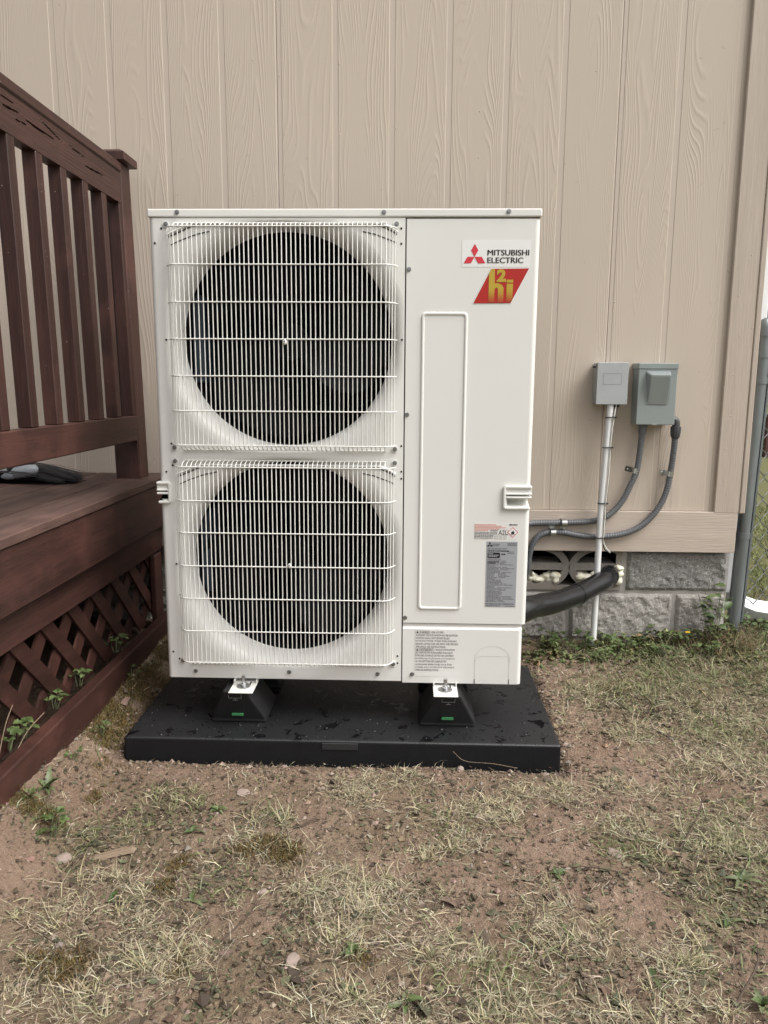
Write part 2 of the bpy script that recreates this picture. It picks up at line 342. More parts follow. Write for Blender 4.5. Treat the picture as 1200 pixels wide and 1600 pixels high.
# ================================================================== GROUND
PATCH = [(0.583, -0.266, 0.076, 0.058, 'S', 0.9), (0.719, -0.237, 0.051, 0.04, 'S', 0.7), (0.605, -0.7, 0.14, 0.122, 'S', 1.0), (0.719, -0.834, 0.147, 0.068, 'S', 0.7), (0.792, -0.831, 0.074, 0.051, 'S', 0.8), (0.211, -0.854, 0.092, 0.092, 'S', 1.0), (0.307, -0.867, 0.072, 0.065, 'S', 0.6), (0.108, -0.693, 0.122, 0.041, 'S', 0.8), (0.011, -0.81, 0.088, 0.053, 'S', 0.5), (0.069, -0.984, 0.123, 0.07, 'S', 0.6), (0.142, -1.022, 0.087, 0.026, 'S', 0.9), (0.355, -0.493, 0.076, 0.103, 'S', 0.7), (0.371, -0.411, 0.063, 0.056, 'G', 0.5), (1.104, -0.276, 0.109, 0.051, 'S', 0.9), (1.329, -0.244, 0.102, 0.046, 'S', 0.9), (1.263, -0.237, 0.085, 0.039, 'S', 0.6), (1.598, -0.066, 0.147, 0.127, 'S', 0.8), (1.713, 0.082, 0.136, 0.182, 'G', 0.7), (0.979, -0.771, 0.076, 0.11, 'S', 0.9), (1.116, -0.801, 0.062, 0.039, 'S', 0.8), (1.229, -0.847, 0.066, 0.063, 'S', 0.9), (1.236, -0.879, 0.059, 0.06, 'G', 0.6), (1.255, -0.469, 0.106, 0.073, 'G', 0.8), (1.283, -0.401, 0.094, 0.061, 'S', 0.6), (1.45, -0.448, 0.107, 0.106, 'S', 0.7), (1.445, -0.499, 0.119, 0.151, 'G', 0.5), (1.116, -0.971, 0.166, 0.042, 'S', 0.9), (0.84, -0.473, 0.091, 0.047, 'S', 0.7), (0.778, -0.514, 0.089, 0.05, 'S', 0.6), (0.93, -0.344, 0.097, 0.071, 'S', 0.7), (0.797, -0.407, 0.079, 0.056, 'G', 0.6), (0.609, -0.991, 0.132, 0.041, 'S', 0.8), (0.697, -1.001, 0.131, 0.027, 'S', 0.8), (0.868, -0.924, 0.104, 0.075, 'G', 0.6), (0.887, -0.952, 0.079, 0.057, 'S', 0.7), (1.526, 0.367, 0.256, 0.133, 'G', 0.8), (1.753, 0.52, 0.239, 0.177, 'G', 0.9), (1.69, 0.227, 0.204, 0.133, 'S', 0.6), (1.363, 0.319, 0.129, 0.084, 'S', 0.7), (1.486, 0.728, 0.191, 0.146, 'G', 0.9), (1.912, 0.416, 0.129, 0.264, 'G', 0.8), (1.946, 0.663, 0.138, 0.183, 'G', 0.9), (1.241, 0.138, 0.101, 0.053, 'S', 0.4), (1.431, 0.108, 0.139, 0.059, 'S', 0.6), (-0.168, -0.484, 0.06, 0.055, 'G', 0.8), (0.108, -0.334, 0.099, 0.067, 'G', 0.5), (-0.052, -0.51, 0.12, 0.096, 'G', 0.5), (0.314, -0.638, 0.084, 0.066, 'G', 0.3), (0.087, -0.423, 0.095, 0.084, 'L', 0.7), (-0.012, -0.534, 0.134, 0.099, 'L', 0.6), (0.303, -0.593, 0.1, 0.092, 'L', 0.6), (0.207, -0.746, 0.105, 0.077, 'L', 0.8), (0.495, -0.734, 0.066, 0.078, 'L', 0.9), (1.409, -0.658, 0.081, 0.126, 'L', 1.0), (1.325, -0.701, 0.08, 0.12, 'G', 0.4), (1.117, -0.583, 0.085, 0.046, 'L', 0.7), (1.505, 0.224, 0.165, 0.118, 'L', 0.8), (0.773, -0.683, 0.081, 0.062, 'L', 0.6), (1.031, -0.855, 0.084, 0.082, 'L', 0.6), (0.491, -0.876, 0.072, 0.081, 'L', 0.9), (0.133, -0.89, 0.072, 0.064, 'L', 0.8), (0.786, -0.956, 0.068, 0.043, 'L', 0.6), (0.371, -0.972, 0.09, 0.042, 'L', 0.7), (1.316, -0.575, 0.086, 0.092, 'L', 0.8), (0.184, -0.676, 0.038, 0.029, 'M', 1.0), (0.068, -0.893, 0.036, 0.025, 'M', 0.8), (-0.188, -0.505, 0.039, 0.037, 'M', 0.9), (-0.146, -0.484, 0.03, 0.029, 'M', 0.8), (-0.112, -0.326, 0.031, 0.022, 'M', 0.7), (0.389, -0.554, 0.058, 0.034, 'M', 1.0), (-0.161, 0.036, 0.055, 0.056, 'M', 1.0), (-0.163, 0.183, 0.045, 0.079, 'M', 1.0), (-0.162, -0.087, 0.036, 0.036, 'M', 0.8), (-0.164, 0.345, 0.026, 0.113, 'M', 0.8), (0.196, -0.598, 0.026, 0.028, 'M', 0.7), (0.281, -0.9, 0.024, 0.019, 'M', 0.6), (1.439, 0.364, 0.087, 0.053, 'M', 0.3), (0.624, -0.887, 0.026, 0.016, 'M', 0.5), (1.314, -0.042, 0.158, 0.088, 'B', 1.0), (0.454, -0.435, 0.062, 0.098, 'B', 1.0), (0.697, -0.565, 0.08, 0.061, 'B', 1.0), (0.039, -0.17, 0.196, 0.071, 'B', 0.9), (0.472, -0.187, 0.141, 0.049, 'B', 0.6), (1.054, -0.539, 0.073, 0.063, 'B', 0.9), (1.196, -0.696, 0.04, 0.08, 'B', 1.0), (1.519, -0.227, 0.051, 0.053, 'B', 0.8), (0.343, -0.157, 0.107, 0.043, 'B', 0.6), (0.807, -0.172, 0.106, 0.042, 'B', 0.8), (0.97, -0.13, 0.09, 0.044, 'B', 0.6), (0.857, -0.638, 0.069, 0.052, 'B', 0.6), (0.33, -0.76, 0.039, 0.023, 'B', 0.6), (-0.145, -0.623, 0.028, 0.031, 'B', 0.7), (0.905, -0.698, 0.04, 0.06, 'B', 0.5), (1.3, 0.426, 0.089, 0.12, 'B', 0.5), (0.182, -0.299, 0.067, 0.044, 'B', 0.6), (1.294, -0.936, 0.045, 0.044, 'B', 0.4), (0.671, -0.869, 0.048, 0.032, 'B', 0.4)]
PADX0, PADX1, PADY0, PADY1, PADZ = -.097, 1.143, -.12, .50, .066
def gz(x, y):
    L = sstep(.06, .24, -np.asarray(x, float))
    return (.105+.026*sstep(.15, .5, -np.asarray(y, float)))*L + .062*sstep(-.1, .65, y)*(1-.6*L) + .04*sstep(1.5, 2.1, x)*sstep(0, .8, y)
def field(kind, x, y):
    o = np.zeros_like(x)
    wx = (fbm(x*9, y*9, 3, 3)-.5)*.12; wy = (fbm(x*9, y*9, 3, 5)-.5)*.12
    for cx, cy, rx, ry, k, s in PATCH:
        if k != kind: continue
        d = ((x+wx-cx)/max(rx, .02))**2+((y+wy-cy)/max(ry, .03))**2
        o = np.maximum(o, s*np.exp(-d**1.5*1.05))
    return o
def relief(x, y):
    B = field('B', x, y); near = sstep(3.2, 1.6, np.hypot(x-.7, y))
    h = .016*(fbm(x*6, y*6, 3, 1)-.5) + (.013*(fbm(x*32, y*32, 3, 2)-.5)+.010*(fbm(x*85, y*85, 2, 4)-.5))*(1-.45*B)
    pd = np.maximum(np.maximum(PADX0-x, x-PADX1), np.maximum(PADY0-y, y-PADY1))      # distance outside the pad
    h = h - .016*np.exp(-(np.clip(pd, 0, 9)/.022)**2)
    h = np.where(pd < -.01, -.05, h)
    return h*near, pd
def axis(lo, hi, step, far, g=1.35):
    a = list(np.arange(lo, hi+1e-6, step)); s = step; b = hi
    while b < far: s *= g; b += s; a.append(b)
    s = step; b = lo
    while b > -far: s *= g; b -= s; a.insert(0, b)
    return np.array(a)
gx = axis(-.34, 2.25, .0085, 600); gy = axis(-1.3, .9, .0085, 600)
GX, GY = np.meshgrid(gx, gy, indexing='ij')
rel, pd = relief(GX, GY)
# the sheet dips under the pad and stays below the lawn level far off
GZ = np.where(pd < -.01, np.minimum(gz(GX, GY), .05)-.03, gz(GX, GY)+rel)
nx, ny = GX.shape
V = np.stack([GX, GY, GZ], -1).reshape(-1, 3)
idx = np.arange(nx*ny).reshape(nx, ny)
Fq = np.stack([idx[:-1,:-1], idx[1:,:-1], idx[1:,1:], idx[:-1,1:]], -1).reshape(-1, 4)
me = bpy.data.meshes.new('ground'); me.from_pydata(V.tolist(), [], Fq.tolist()); me.polygons.foreach_set('use_smooth', [True]*len(Fq))
def cover(x, y):
    S = field('S', x, y); G = field('G', x, y); M_ = field('M', x, y); B = field('B', x, y); Lt = field('L', x, y)
    n = fbm(x*4, y*4, 3, 9)
    th = np.clip(.55*S+.5*Lt+.55*sstep(.42, .62, n)*(1-B)+.3*G, 0, 1)*(1-.8*B)
    far = sstep(1.4, 2.6, np.hypot(x-.7, y+.2))
    gr = np.clip(.8*M_+.5*G+.9*far, 0, 1)*(1-.6*B*(1-far))
    return th*(1-.7*far), gr, far
th, gr, far = cover(GX, GY)
damp_dark = np.clip(np.exp(-(np.clip(pd, 0, 9)/.03)**2)*sstep(.25,.55,fbm(GX*25,GY*25,2,8)+.12) + .8*sstep(-.245, -.27, GX)*(GY < .8), 0, 1)  # damp dug soil round the pad, and darker soil under the deck
ca = me.color_attributes.new('cover', 'FLOAT_COLOR', 'POINT')
ca.data.foreach_set('color', np.stack([th, gr, damp_dark, far], -1).reshape(-1).astype(np.float32))
me.materials.append(MT['soil'])
tag(link('ground', me), kind='structure')
def gh(x, y):
    x = np.asarray(x, float); y = np.asarray(y, float); r, p = relief(x, y)
    return gz(x, y)+r

# ================================================================== HOUSE
house = thing('house', 'tan house wall of wood-grain siding over grey concrete block foundation', 'house', (0, .76, 0))
WY = 0.0   # children are placed relative to the wall face (y = .76)
HOUSE_TOP = 3.0
bw = .1818
def siding_mesh(w, z0=.592, z1=HOUSE_TOP):
    prof = [(0,.0013),(.0022,0),(w-.0022,0),(w,.0013)]
    zs = [z0, .9, 1.3, 1.7, 2.2, z1]; m = MB()
    vs = [(x,y,z) for z in zs for x,y in prof]
    m.add(vs, [(r*4+j, r*4+j+1, r*4+j+5, r*4+j+4) for r in range(len(zs)-1) for j in range(3)])
    m.add([(x,y,z0) for x,y in prof], [(0,1,2,3)])
    return m.mesh('siding_board', MT['siding'])
sm = siding_mesh(bw)
for k in range(-13, 9): link('siding_board', sm, house, (.0441+.1998*k, WY, 0))
link('siding_board', siding_mesh(.0985), house, (.0441+.1998*9, WY, 0))
edges = [-2.62]+[.2439-.0145+1.1988*j for j in (-2,-1,0,1)]+[1.94]
for a, b in zip(edges[:-1], edges[1:]):
    MB().box(a+.0009, b-.0009, .0012, .010, .592, HOUSE_TOP).build('siding_backing', MT['groove'], house)
MB().box(-2.62, 1.94, .0105, .03, .44, HOUSE_TOP).build('sheathing', MT['dark'], house)
MB().bbox(-2.62, 1.947, -.014, .0040, .4335, .5905, .002).build('bottom_trim_board', MT['trim_h'], house)
ct = MB().bbox(1.858, 1.951, -.015, .0035, .586, HOUSE_TOP, .003); ct.build('corner_trim', MT['trim_v'], house)
MB().bbox(1.9515, 1.972, -.018, .085, .586, HOUSE_TOP, .003).build('corner_trim', MT['trim_v'], house)
# the side wall round the corner
MB().box(1.94, 1.955, .086, 5.0, .44, HOUSE_TOP).build('side_wall', MT['siding'], house)
MB().box(-2.62, 1.93, .031, 5.0, HOUSE_TOP-.06, HOUSE_TOP).build('ceiling_plate', MT['dark'], house)
# nail heads in the siding and trim
nm = MB().ball((0,0,0), .0024, 1, (1,.5,1)).mesh('nail_head', MT['siding'])
for i in range(46):
    k = random.choice(range(-4, 10)); xg = .0441+.1998*k+random.choice((.006, .012, -.006, .1))
    link('nail_head', nm, house, (xg, -.0004 if xg < 1.85 else -.0155, random.uniform(.65, 2.2)))
for z in (.66,.71,.83,.95,1.1,1.24,1.38,1.52): link('nail_head', nm, house, (1.885+random.random()*.04, -.0155, z))
link('nail_head', nm, house, (1.642, -.0145, .545))
# foundation: mortar bed with split-face blocks
MB().box(-2.62, 1.1295, .026, .22, -.2, .4325).build('mortar_bed', MT['mortar'], house)
MB().box(1.5315, 1.945, .026, .22, -.2, .4325).build('mortar_bed', MT['mortar'], house)
MB().box(1.13, 1.531, .026, .22, -.2, .272).build('mortar_bed', MT['mortar'], house)
MB().box(1.10, 1.56, .20, .25, .25, .45).build('crawl_space_dark', MT['dark'], house)  # black sheet stands for the darkness of the crawl space
def block_mesh(w, h, seed, m):
    nxx, nzz = max(6, int(w/.0065)), int(h/.0065)
    xs = np.linspace(0, w, nxx); zs = np.linspace(0, h, nzz); X, Z = np.meshgrid(xs, zs, indexing='ij')
    e = np.minimum(np.minimum(X, w-X), np.minimum(Z, h-Z)); ed = sstep(0, .012, e)
    n = fbm(X*26+seed*7, Z*26, 3, seed)*.55+fbm(X*80+seed*3, Z*80, 2, seed+3)*.35+.25*vnoise(X*9, Z*9, seed)
    Yv = .010-ed*(.004+.021*(n-.2))
    jx = (vnoise(Z*60, X*0+seed, 5)-.5)*.006
    Xj = X+np.where(X < 1e-6, jx, 0)+np.where(X > w-1e-6, jx, 0); Zj = Z+np.where((Z < 1e-6) | (Z > h-1e-6), (vnoise(X*60, Z, 6)-.5)*.005, 0)
    V = np.stack([Xj, Yv, Zj], -1).reshape(-1, 3); id_ = np.arange(nxx*nzz).reshape(nxx, nzz)
    F = np.stack([id_[:-1,:-1], id_[1:,:-1], id_[1:,1:], id_[:-1,1:]], -1).reshape(-1, 4).tolist()
    # back skirt
    rim = list(id_[:,0])+list(id_[-1,1:])+list(id_[-2::-1,-1])+list(id_[0,-2:0:-1]); o = len(V)
    V = V.tolist()+[[V[i][0], .04, V[i][2]] for i in rim]; k = len(rim)
    F += [[rim[i], o+i, o+(i+1)%k, rim[(i+1)%k]] for i in range(k)]
    me = bpy.data.meshes.new('concrete_block'); me.from_pydata(V, [], F); me.materials.append(m); return me
bms = [block_mesh(.396, .188, s, MT['splitblock']) for s in range(3)]
for i in range(-9, 2): link('concrete_block', bms[i % 3], house, (1.3435+.4085*(i-1)+.0, .017, .073))
link('concrete_block', block_mesh(.19, .188, 8, MT['splitblock']), house, (1.7525, .017, .073))
dmesh = block_mesh(.389, .158, 5, MT['darkblock'])
link('concrete_block', dmesh, house, (1.5545, .017, .2725))
for i in range(-8, 0): link('concrete_block', dmesh if i % 2 else bms[1], house, (1.138+.4085*i, .017, .2725 if i % 2 else .2445))
for i in range(0, 6): link('concrete_block', bms[(i+1) % 3], house, (-.6+.4085*i+.14, .017, -.127))
# vent block with two ring openings and a diamond between them
vb = MB(); VX, VZ, VW, VH = 1.334, .362, .2, .09
def ell(a, b, cx, n=40): return [(cx+a*math.cos(2*math.pi*i/n), VZ+b*math.sin(2*math.pi*i/n)) for i in range(n)]
for cx in (VX-.126, VX+.126):
    o, i_ = ell(.128, .092, cx), ell(.101, .066, cx); n = len(o)
    o = [(max(VX-VW+.002, min(VX+VW-.002, x)), max(VZ-VH+.001, min(VZ+VH-.001, z))) for x, z in o]
    i_ = [(max(VX-VW+.022, min(VX+VW-.022, x)), z) for x, z in i_]
    vs = [(x, .020, z) for x, z in o]+[(x, .020, z) for x, z in i_]+[(x, .14, z) for x, z in o]+[(x, .14, z) for x, z in i_]
    fs = []
    for k in range(n):
        j = (k+1) % n; fs += [(k, j, n+j, n+k), (n+k, n+j, 3*n+j, 3*n+k), (k, 2*n+k, 2*n+j, j)]
    vb.add(vs, fs)
    vb.box(max(VX-VW+.023, cx-.104), min(VX+VW-.023, cx+.104), .0215, .138, VZ-.012, VZ+.016)
vb.box(VX-VW, VX+VW, .0185, .142, VZ-VH, VZ-VH+.016)
vb.box(VX-VW, VX-VW+.022, .0187, .141, VZ-VH+.0165, VZ+VH)
vb.box(VX+VW-.022, VX+VW, .0187, .141, VZ-VH+.0165, VZ+VH)
vb.box(VX-VW+.0225, VX+VW-.0225, .0189, .141, VZ+VH-.012, VZ+VH)
tag(vb.build('vent_block', MT['ventblock'], house), 'pierced concrete vent block with rounded openings')
# corner downspout on the side wall, with its kicked-out end on the ground
ds = thing('downspout', 'white rectangular downspout running down behind the house corner trim', 'downspout', (2.0, .93, .1))
MB().bbox(-.038, .05, -.06, .01, .14, 1.6, .006, 2).build('pipe', MT['whitepaint'], ds)
MB().bbox(-.038, .12, -.064, .014, 1.6, 1.645, .006, 2).build('elbow', MT['whitepaint'], ds)
kk = MB().tube([(0,-.025,.16),(.02,-.03,.10),(.10,-.04,.07),(.45,-.10,.03)], .042, 4, smooth=False); kk.build('outlet', MT['whitepaint'], ds)

# ================================================================== DECK
deck = thing('deck', 'red-brown stained wooden deck with slatted railing and lattice skirt', 'deck', (-.205, .6, .1))
DL = (.205, -.6, -.1)     # cancels the empty's offset so that parts can be given in place
def dk(mb, name, m): o = mb.build(name, m, deck); o.location = DL; return o
DY0 = -2.6
for i in range(14):
    x1 = -.196-.1455*i; dk(MB().bbox(x1-.140, x1, DY0, .752, .693, .7190+random.uniform(-.001, .001), .003), 'deck_board', MT['deckmat'])
dk(MB().bbox(-.243, -.205, DY0, .75, .533, .6925, .004), 'fascia_board', MT['stain_y'])
dk(MB().bbox(-.268, -.2435, DY0, .745, .4265, .56, .003), 'skirt_board', MT['stain_y'])
dk(MB().bbox(-.238, -.200, DY0, .74, .085, .185, .004), 'ground_board', MT['stain_y'])
dk(MB().bbox(-.2675, -.2475, .655, .735, .06, .414, .003), 'lattice_end_board', MT['stain_z'])
MB_sp = MB().add([(-.2085,-.235,.122),(-.2055,-.185,.105),(-.2085,-.10,.128),(-.2085,-.16,.142)], [(0,1,2,3)])
dk(MB().bbox(-2.23, -2.20, DY0, .74, .0, .69, .003), 'back_shade_panel', MT['stain_y']); dk(MB().bbox(-2.2, -.27, DY0, DY0+.03, .0, .69, .003), 'end_shade_panel', MT['stain_y'])  # unseen panels added to keep light from under the deck
sw = 0.048
def strip(y0, sgn, xo):
    z0, z1 = .165, .44; q = (z1-z0)
    c = [(y0, z1), (y0+sgn*q, z0)]; h = sw*.7071
    poly = [(c[0][0]-h, z1), (c[0][0]+h, z1), (c[1][0]+h, z0), (c[1][0]-h, z0)]
    vs = [(xo, y, z) for y, z in poly]+[(xo-.0075, y, z) for y, z in poly]
    m = MB().add(vs, [(0,1,2,3),(7,6,5,4)]+[(i, i+4, (i+1)%4+4, (i+1)%4) for i in range(4)])
    dk(m, 'lattice_strip', MT['stain_y'])
for i in range(-10, 7): strip(-.365+.163*i, 1, -.270)
for i in range(-8, 8): strip(-.29+.163*i, -1, -.2785)
dk(MB().bbox(-.34, -.30, -1.6, -1.51, .05, .52, .003), 'joist_post', MT['stain_z'])
LEAN = -.0185
post = link('post', MB().bbox(-.089, 0, 0, .089, 0, 1.078, .004).mesh('post', MT['stain_z']), deck, (DL[0]-.255, DL[1]+.568, DL[2]+.7165), (0, LEAN, 0))
capm = MB(); ch = .0655
capm.add([(sx*ch-.0445, sy*ch+.0445, z) for z in (1.079, 1.104) for sx, sy in ((-1,-1),(1,-1),(1,1),(-1,1))]+[(sx*.045-.0445, sy*.045+.0445, 1.116) for sx, sy in ((-1,-1),(1,-1),(1,1),(-1,1))],
         [(3,2,1,0),(0,1,5,4),(1,2,6,5),(2,3,7,6),(3,0,4,7),(4,5,9,8),(5,6,10,9),(6,7,11,10),(7,4,8,11),(8,9,10,11)])
capm.build('post_cap', MT['stain_z'], post)
balm = MB().bbox(-.038, 0, 0, .038, 0, .735, .002).mesh('baluster', MT['stain_z'])
for i in range(-12, 5): link('baluster', balm, deck, (DL[0]-.263, DL[1]-.19+.1468*i+.147, DL[2]+.9455), (0, LEAN, 0)) if True else None
dk(MB().bbox(-.294, -.256, DY0, .567, .857, .945, .003), 'bottom_rail', MT['stain_y'])
dk(MB().bbox(-.330, -.270, DY0, .567, 1.7585, 1.789, .004), 'cap_rail', MT['stain_y'])
# the upper rail, weathered open along the grain
cr = [(-.166,1.720,.10,.0045,.04),(-.165,1.737,.09,.003,-.06),(-.005,1.718,.17,.0055,-.03),(.06,1.735,.14,.0035,-.19),(.218,1.728,.11,.0035,-.08),(.357,1.707,.18,.0045,.016),(-.113,1.705,.09,.0025,.03),(-.5,1.71,.2,.005,.02),(-.9,1.73,.16,.004,-.05)]
ys = np.concatenate([np.arange(DY0, -.6, .03), np.arange(-.6, .567, .0035), [.567]]); zs = np.linspace(1.658, 1.757, 42)
YY, ZZ = np.meshgrid(ys, zs, indexing='ij'); dep = np.zeros_like(YY)
for cy, cz, ln, wd, sl in cr:
    t = (YY-cy)/(ln/2); zc = cz+sl*(YY-cy)+.0022*np.sin((YY-cy)*19); hw = .45*wd*np.clip(1-t*t, 0, 1)**.8
    dep = np.maximum(dep, np.where(np.abs(t) < 1, sstep(1.15, .35, np.abs(ZZ-zc)/(hw+1e-6))*.014*np.clip(1-t*t, 0, 1), 0))
dep += .0012*(fbm(YY*6, ZZ*260, 2, 3)-.5)
Vr = np.stack([np.full_like(YY, -.275)-dep, YY, ZZ], -1).reshape(-1, 3).tolist(); idr = np.arange(YY.size).reshape(YY.shape)
rb = MB(); rb.add(Vr, np.stack([idr[:-1,:-1], idr[1:,:-1], idr[1:,1:], idr[:-1,1:]], -1).reshape(-1, 4).tolist())
rb.box(-.313, -.292, DY0, .566, 1.6585, 1.7565)
rb.add([(-.275,DY0,1.658),(-.292,DY0,1.6585),(-.292,.567,1.6585),(-.275,.567,1.658)], [(0,1,2,3)]); rb.add([(-.275,DY0,1.757),(-.292,DY0,1.7565),(-.292,.567,1.7565),(-.275,.567,1.757)], [(0,1,2,3)])
dk(rb, 'top_rail', MT['stain_y'])

# ================================================================== FENCE behind the corner
fence = thing('chain_link_fence', 'galvanised chain-link fence with domed post beside the house corner', 'fence', (1.992, .815, .09))
pm = MB().tube([(0,0,-.05),(.0294,0,1.175)], .0245, 20)
fp = pm.build('post', MT['galv'], fence)
prof = [(.0275,1.150),(.0275,1.183),(.025,1.197),(.017,1.211),(.008,1.217),(.0005,1.219)]
cv = []; n = 20
for r, z in prof: cv += [(.029+r*math.cos(2*math.pi*j/n), r*math.sin(2*math.pi*j/n), z) for j in range(n)]
MB().add(cv, [(i*n+j, i*n+(j+1)%n, (i+1)*n+(j+1)%n, (i+1)*n+j) for i in range(len(prof)-1) for j in range(n)], True).build('post_cap', MT['galv'], fence)
for z in (1.085, .990, .40):
    MB().tube([(.028*(z-.012)/1.12,0,z-.012),(.028*(z+.012)/1.12,0,z+.012)], .0275, 20).build('band', MT['galv'], fence)
fd = Vector((.86, .51, 0)).normalized(); fnrm = Vector((-fd.y, fd.x, 0))
MB().bbox(.026, .034, -.011, .002, .03, 1.02, .001).build('tension_bar', MT['galv'], fence).rotation_euler = (0, .025, 0)
MB().tube([Vector((.03,0,1.07)), Vector((.03,0,1.07))+fd*2.5], .0165, 12).build('top_pole', MT['galv'], fence)
MB().tube([fd*2.5+Vector((0,0,-.05)), fd*2.5+Vector((.0,0,1.12))], .0245, 16).build('post', MT['galv'], fence)
pitch, rows = .104, 24
def lw(i0):
    pts = []
    for r in range(rows+1):
        sgn = 1 if (r+i0) % 2 else -1
        p = fd*(.038+sgn*pitch*.28)+fnrm*(.002*sgn)+Vector((0,0,.02+r*.0430))
        pts += [p+Vector((0,0,-.004))-fnrm*.002*sgn, p+Vector((0,0,.004))+fnrm*.002*sgn]
    return MB().tube(pts, .0021, 5, True).mesh('mesh_wire', MT['wiremesh'])
lm = lw(0), lw(1)
for i in range(46): link('mesh_wire', lm[i % 2], fence, fd*(i*pitch/2)+Vector((.0,0,0)))
# a low dark red timber bed far across the lawn
bed = thing('raised_bed', 'low dark red timber raised bed on the lawn beyond the chain-link fence', 'raised bed', (5.45, 8.25, .1))
for k in range(3): MB().bbox(.05, 2.6, 0, .05, -.06+.2*k, .13+.2*k, .008).build('plank', MT['shed'], bed)
for k in range(3): MB().bbox(.0, .048, .05, 1.4, -.06+.2*k, .13+.2*k, .008).build('plank', MT['shed'], bed)
for x in (-.02, 2.6): MB().bbox(x, x+.09, -.04, -.001, -.1, .58, .008).build('corner_post', MT['shed'], bed)
MB().bbox(.05, 2.6, .051, 1.4, .3, .46, .02).build('soil_fill', MT['soil'], bed)

# ================================================================== HEAT PUMP
hp = thing('heat_pump', 'large cream outdoor heat pump unit with two stacked round fan openings', 'heat pump', (.525, .165, .2))
HL = (-.525, -.165, -.2)
def hq(mb, name, m, parent=None, fix=True):
    o = mb.build(name, m, parent or hp, fix)
    if parent is None: o.location = HL
    return o
ZB, ZT, DEP = .2, 1.5, .33
XS = .693                                    # seam between the fan panel and the service panel
r0 = .014
def wrap(path, zrows, skip=lambda i, j: False, thick=.0014, name='x'):
    vs = [(x,y,z) for z in zrows for x,y in path]; n = len(path)
    m = MB().add(vs, [(r*n+j, r*n+j+1, (r+1)*n+j+1, (r+1)*n+j) for r in range(len(zrows)-1) for j in range(n-1) if not skip(r, j)])
    return m
def arcpts(cx, cy, r, a0, a1, n=7): return [(cx+r*math.cos(R_(a0+(a1-a0)*i/n)), cy+r*math.sin(R_(a0+(a1-a0)*i/n))) for i in range(n+1)]
# left corner and side, with the notch of the hand grip
pl = [(0,DEP),(0,.12),(0,.05)]+arcpts(r0, r0, r0, 180, 270)+[(.026,0),(.030,0)]
zl = [ZB, .735, .769, ZT-.0012]
o = hq(wrap(pl, zl, lambda r, j: r == 1 and j >= 2 and j < len(pl)-2), 'side_panel', MT['unit'])
# fan panel with two bell mouths
FC = [(.358, 1.182), (.360, .548)]; FR = [1.0, .975]
fp_ = MB(); prof = [(.298,.100),(.2982,.072),(.2995,.048),(.3025,.029),(.3070,.0155),(.3135,.0065),(.3205,.0018),(.3275,.0)]
for (cx, cz), (za, zb), fr_ in zip(FC, ((.8625, ZT-.0012), (ZB, .8625)), FR):
    xa, xb = .030, XS-.0015
    angs = sorted(set([round(2*math.pi*i/120, 6) for i in range(120)]+[round(math.atan2(z-cz, x-cx) % (2*math.pi), 6) for x in (xa, xb) for z in (za, zb)]))
    n = len(angs); vs = []
    for r, y in prof:
        for a in angs:
            c, s = math.cos(a), math.sin(a); t = min(((xb if c > 0 else xa)-cx)/c if abs(c) > 1e-9 else 9, ((zb if s > 0 else za)-cz)/s if abs(s) > 1e-9 else 9)
            ri_ = .298*fr_; ro_ = min(.346, t-.003); rr = ri_+(r-.298)/(.3275-.298)*(ro_-ri_); vs.append((cx+rr*c, y, cz+rr*s))
    for a in angs:
        c, s = math.cos(a), math.sin(a); t = min(((xb if c > 0 else xa)-cx)/c if abs(c) > 1e-9 else 9, ((zb if s > 0 else za)-cz)/s if abs(s) > 1e-9 else 9)
        vs.append((cx+t*c, 0, cz+t*s))
    k = len(prof)+1
    fs = [(i*n+j, i*n+(j+1)%n, (i+1)*n+(j+1)%n, (i+1)*n+j) for i in range(k-1) for j in range(n)]
    o_ = len(fp_.v); fp_.v += vs
    for q, f in enumerate(fs): fp_.f.append(tuple(i+o_ for i in f)); fp_.smooth.append(q < (k-2)*n)
fp_.add([(.030,0,ZB),(XS-.0015,0,ZB),(XS-.0015,.02,ZB),(.030,.02,ZB)], [(0,1,2,3)])
fan_panel = hq(fp_, 'fan_panel', MT['unit'])
# brow vents above each fan opening
for (cx, cz), zt in zip(FC, (1.4825, .8325)):
    b = MB()
    def slot(pts, h):
        for (x0,z0),(x1,z1) in zip(pts[:-1], pts[1:]):
            b.add([(x0,-.0011,z0-h/2),(x1,-.0011,z1-h/2),(x1,-.0011,z1+h/2),(x0,-.0011,z0+h/2)], [(0,1,2,3)])
    slot([(.050,zt-.034),(.085,zt-.020),(.118,zt-.0055)], .0035)
    slot([(.118,zt-.0055),(.145,zt-.0035),(.60,zt-.0035),(.628,zt-.0055)], .0038)
    slot([(.628,zt-.0055),(.655,zt-.018),(.669,zt-.027)], .004)
    slot([(.055,zt-.055),(.09,zt-.040),(.13,zt-.026),(.165,zt-.019)], .003)
    slot([(.575,zt-.019),(.61,zt-.026),(.645,zt-.039),(.667,zt-.048)], .003)
    hq(b, 'vent_slot', MT['hole'], None, False)
    br = MB(); up = [(.048,zt-.028),(.085,zt-.013),(.118,zt+.0),(.628,zt+.0),(.655,zt-.011),(.671,zt-.021)]
    for (x0,z0),(x1,z1) in zip(up[:-1], up[1:]):
        br.add([(x0,-.001,z0-.003),(x1,-.001,z1-.003),(x1,-.006,z1+.000),(x0,-.006,z0+.000),(x0,-.001,z0+.005),(x1,-.001,z1+.005)], [(0,1,2,3),(3,2,5,4)])
    hq(br, 'vent_brow', MT['unit'], None, False)
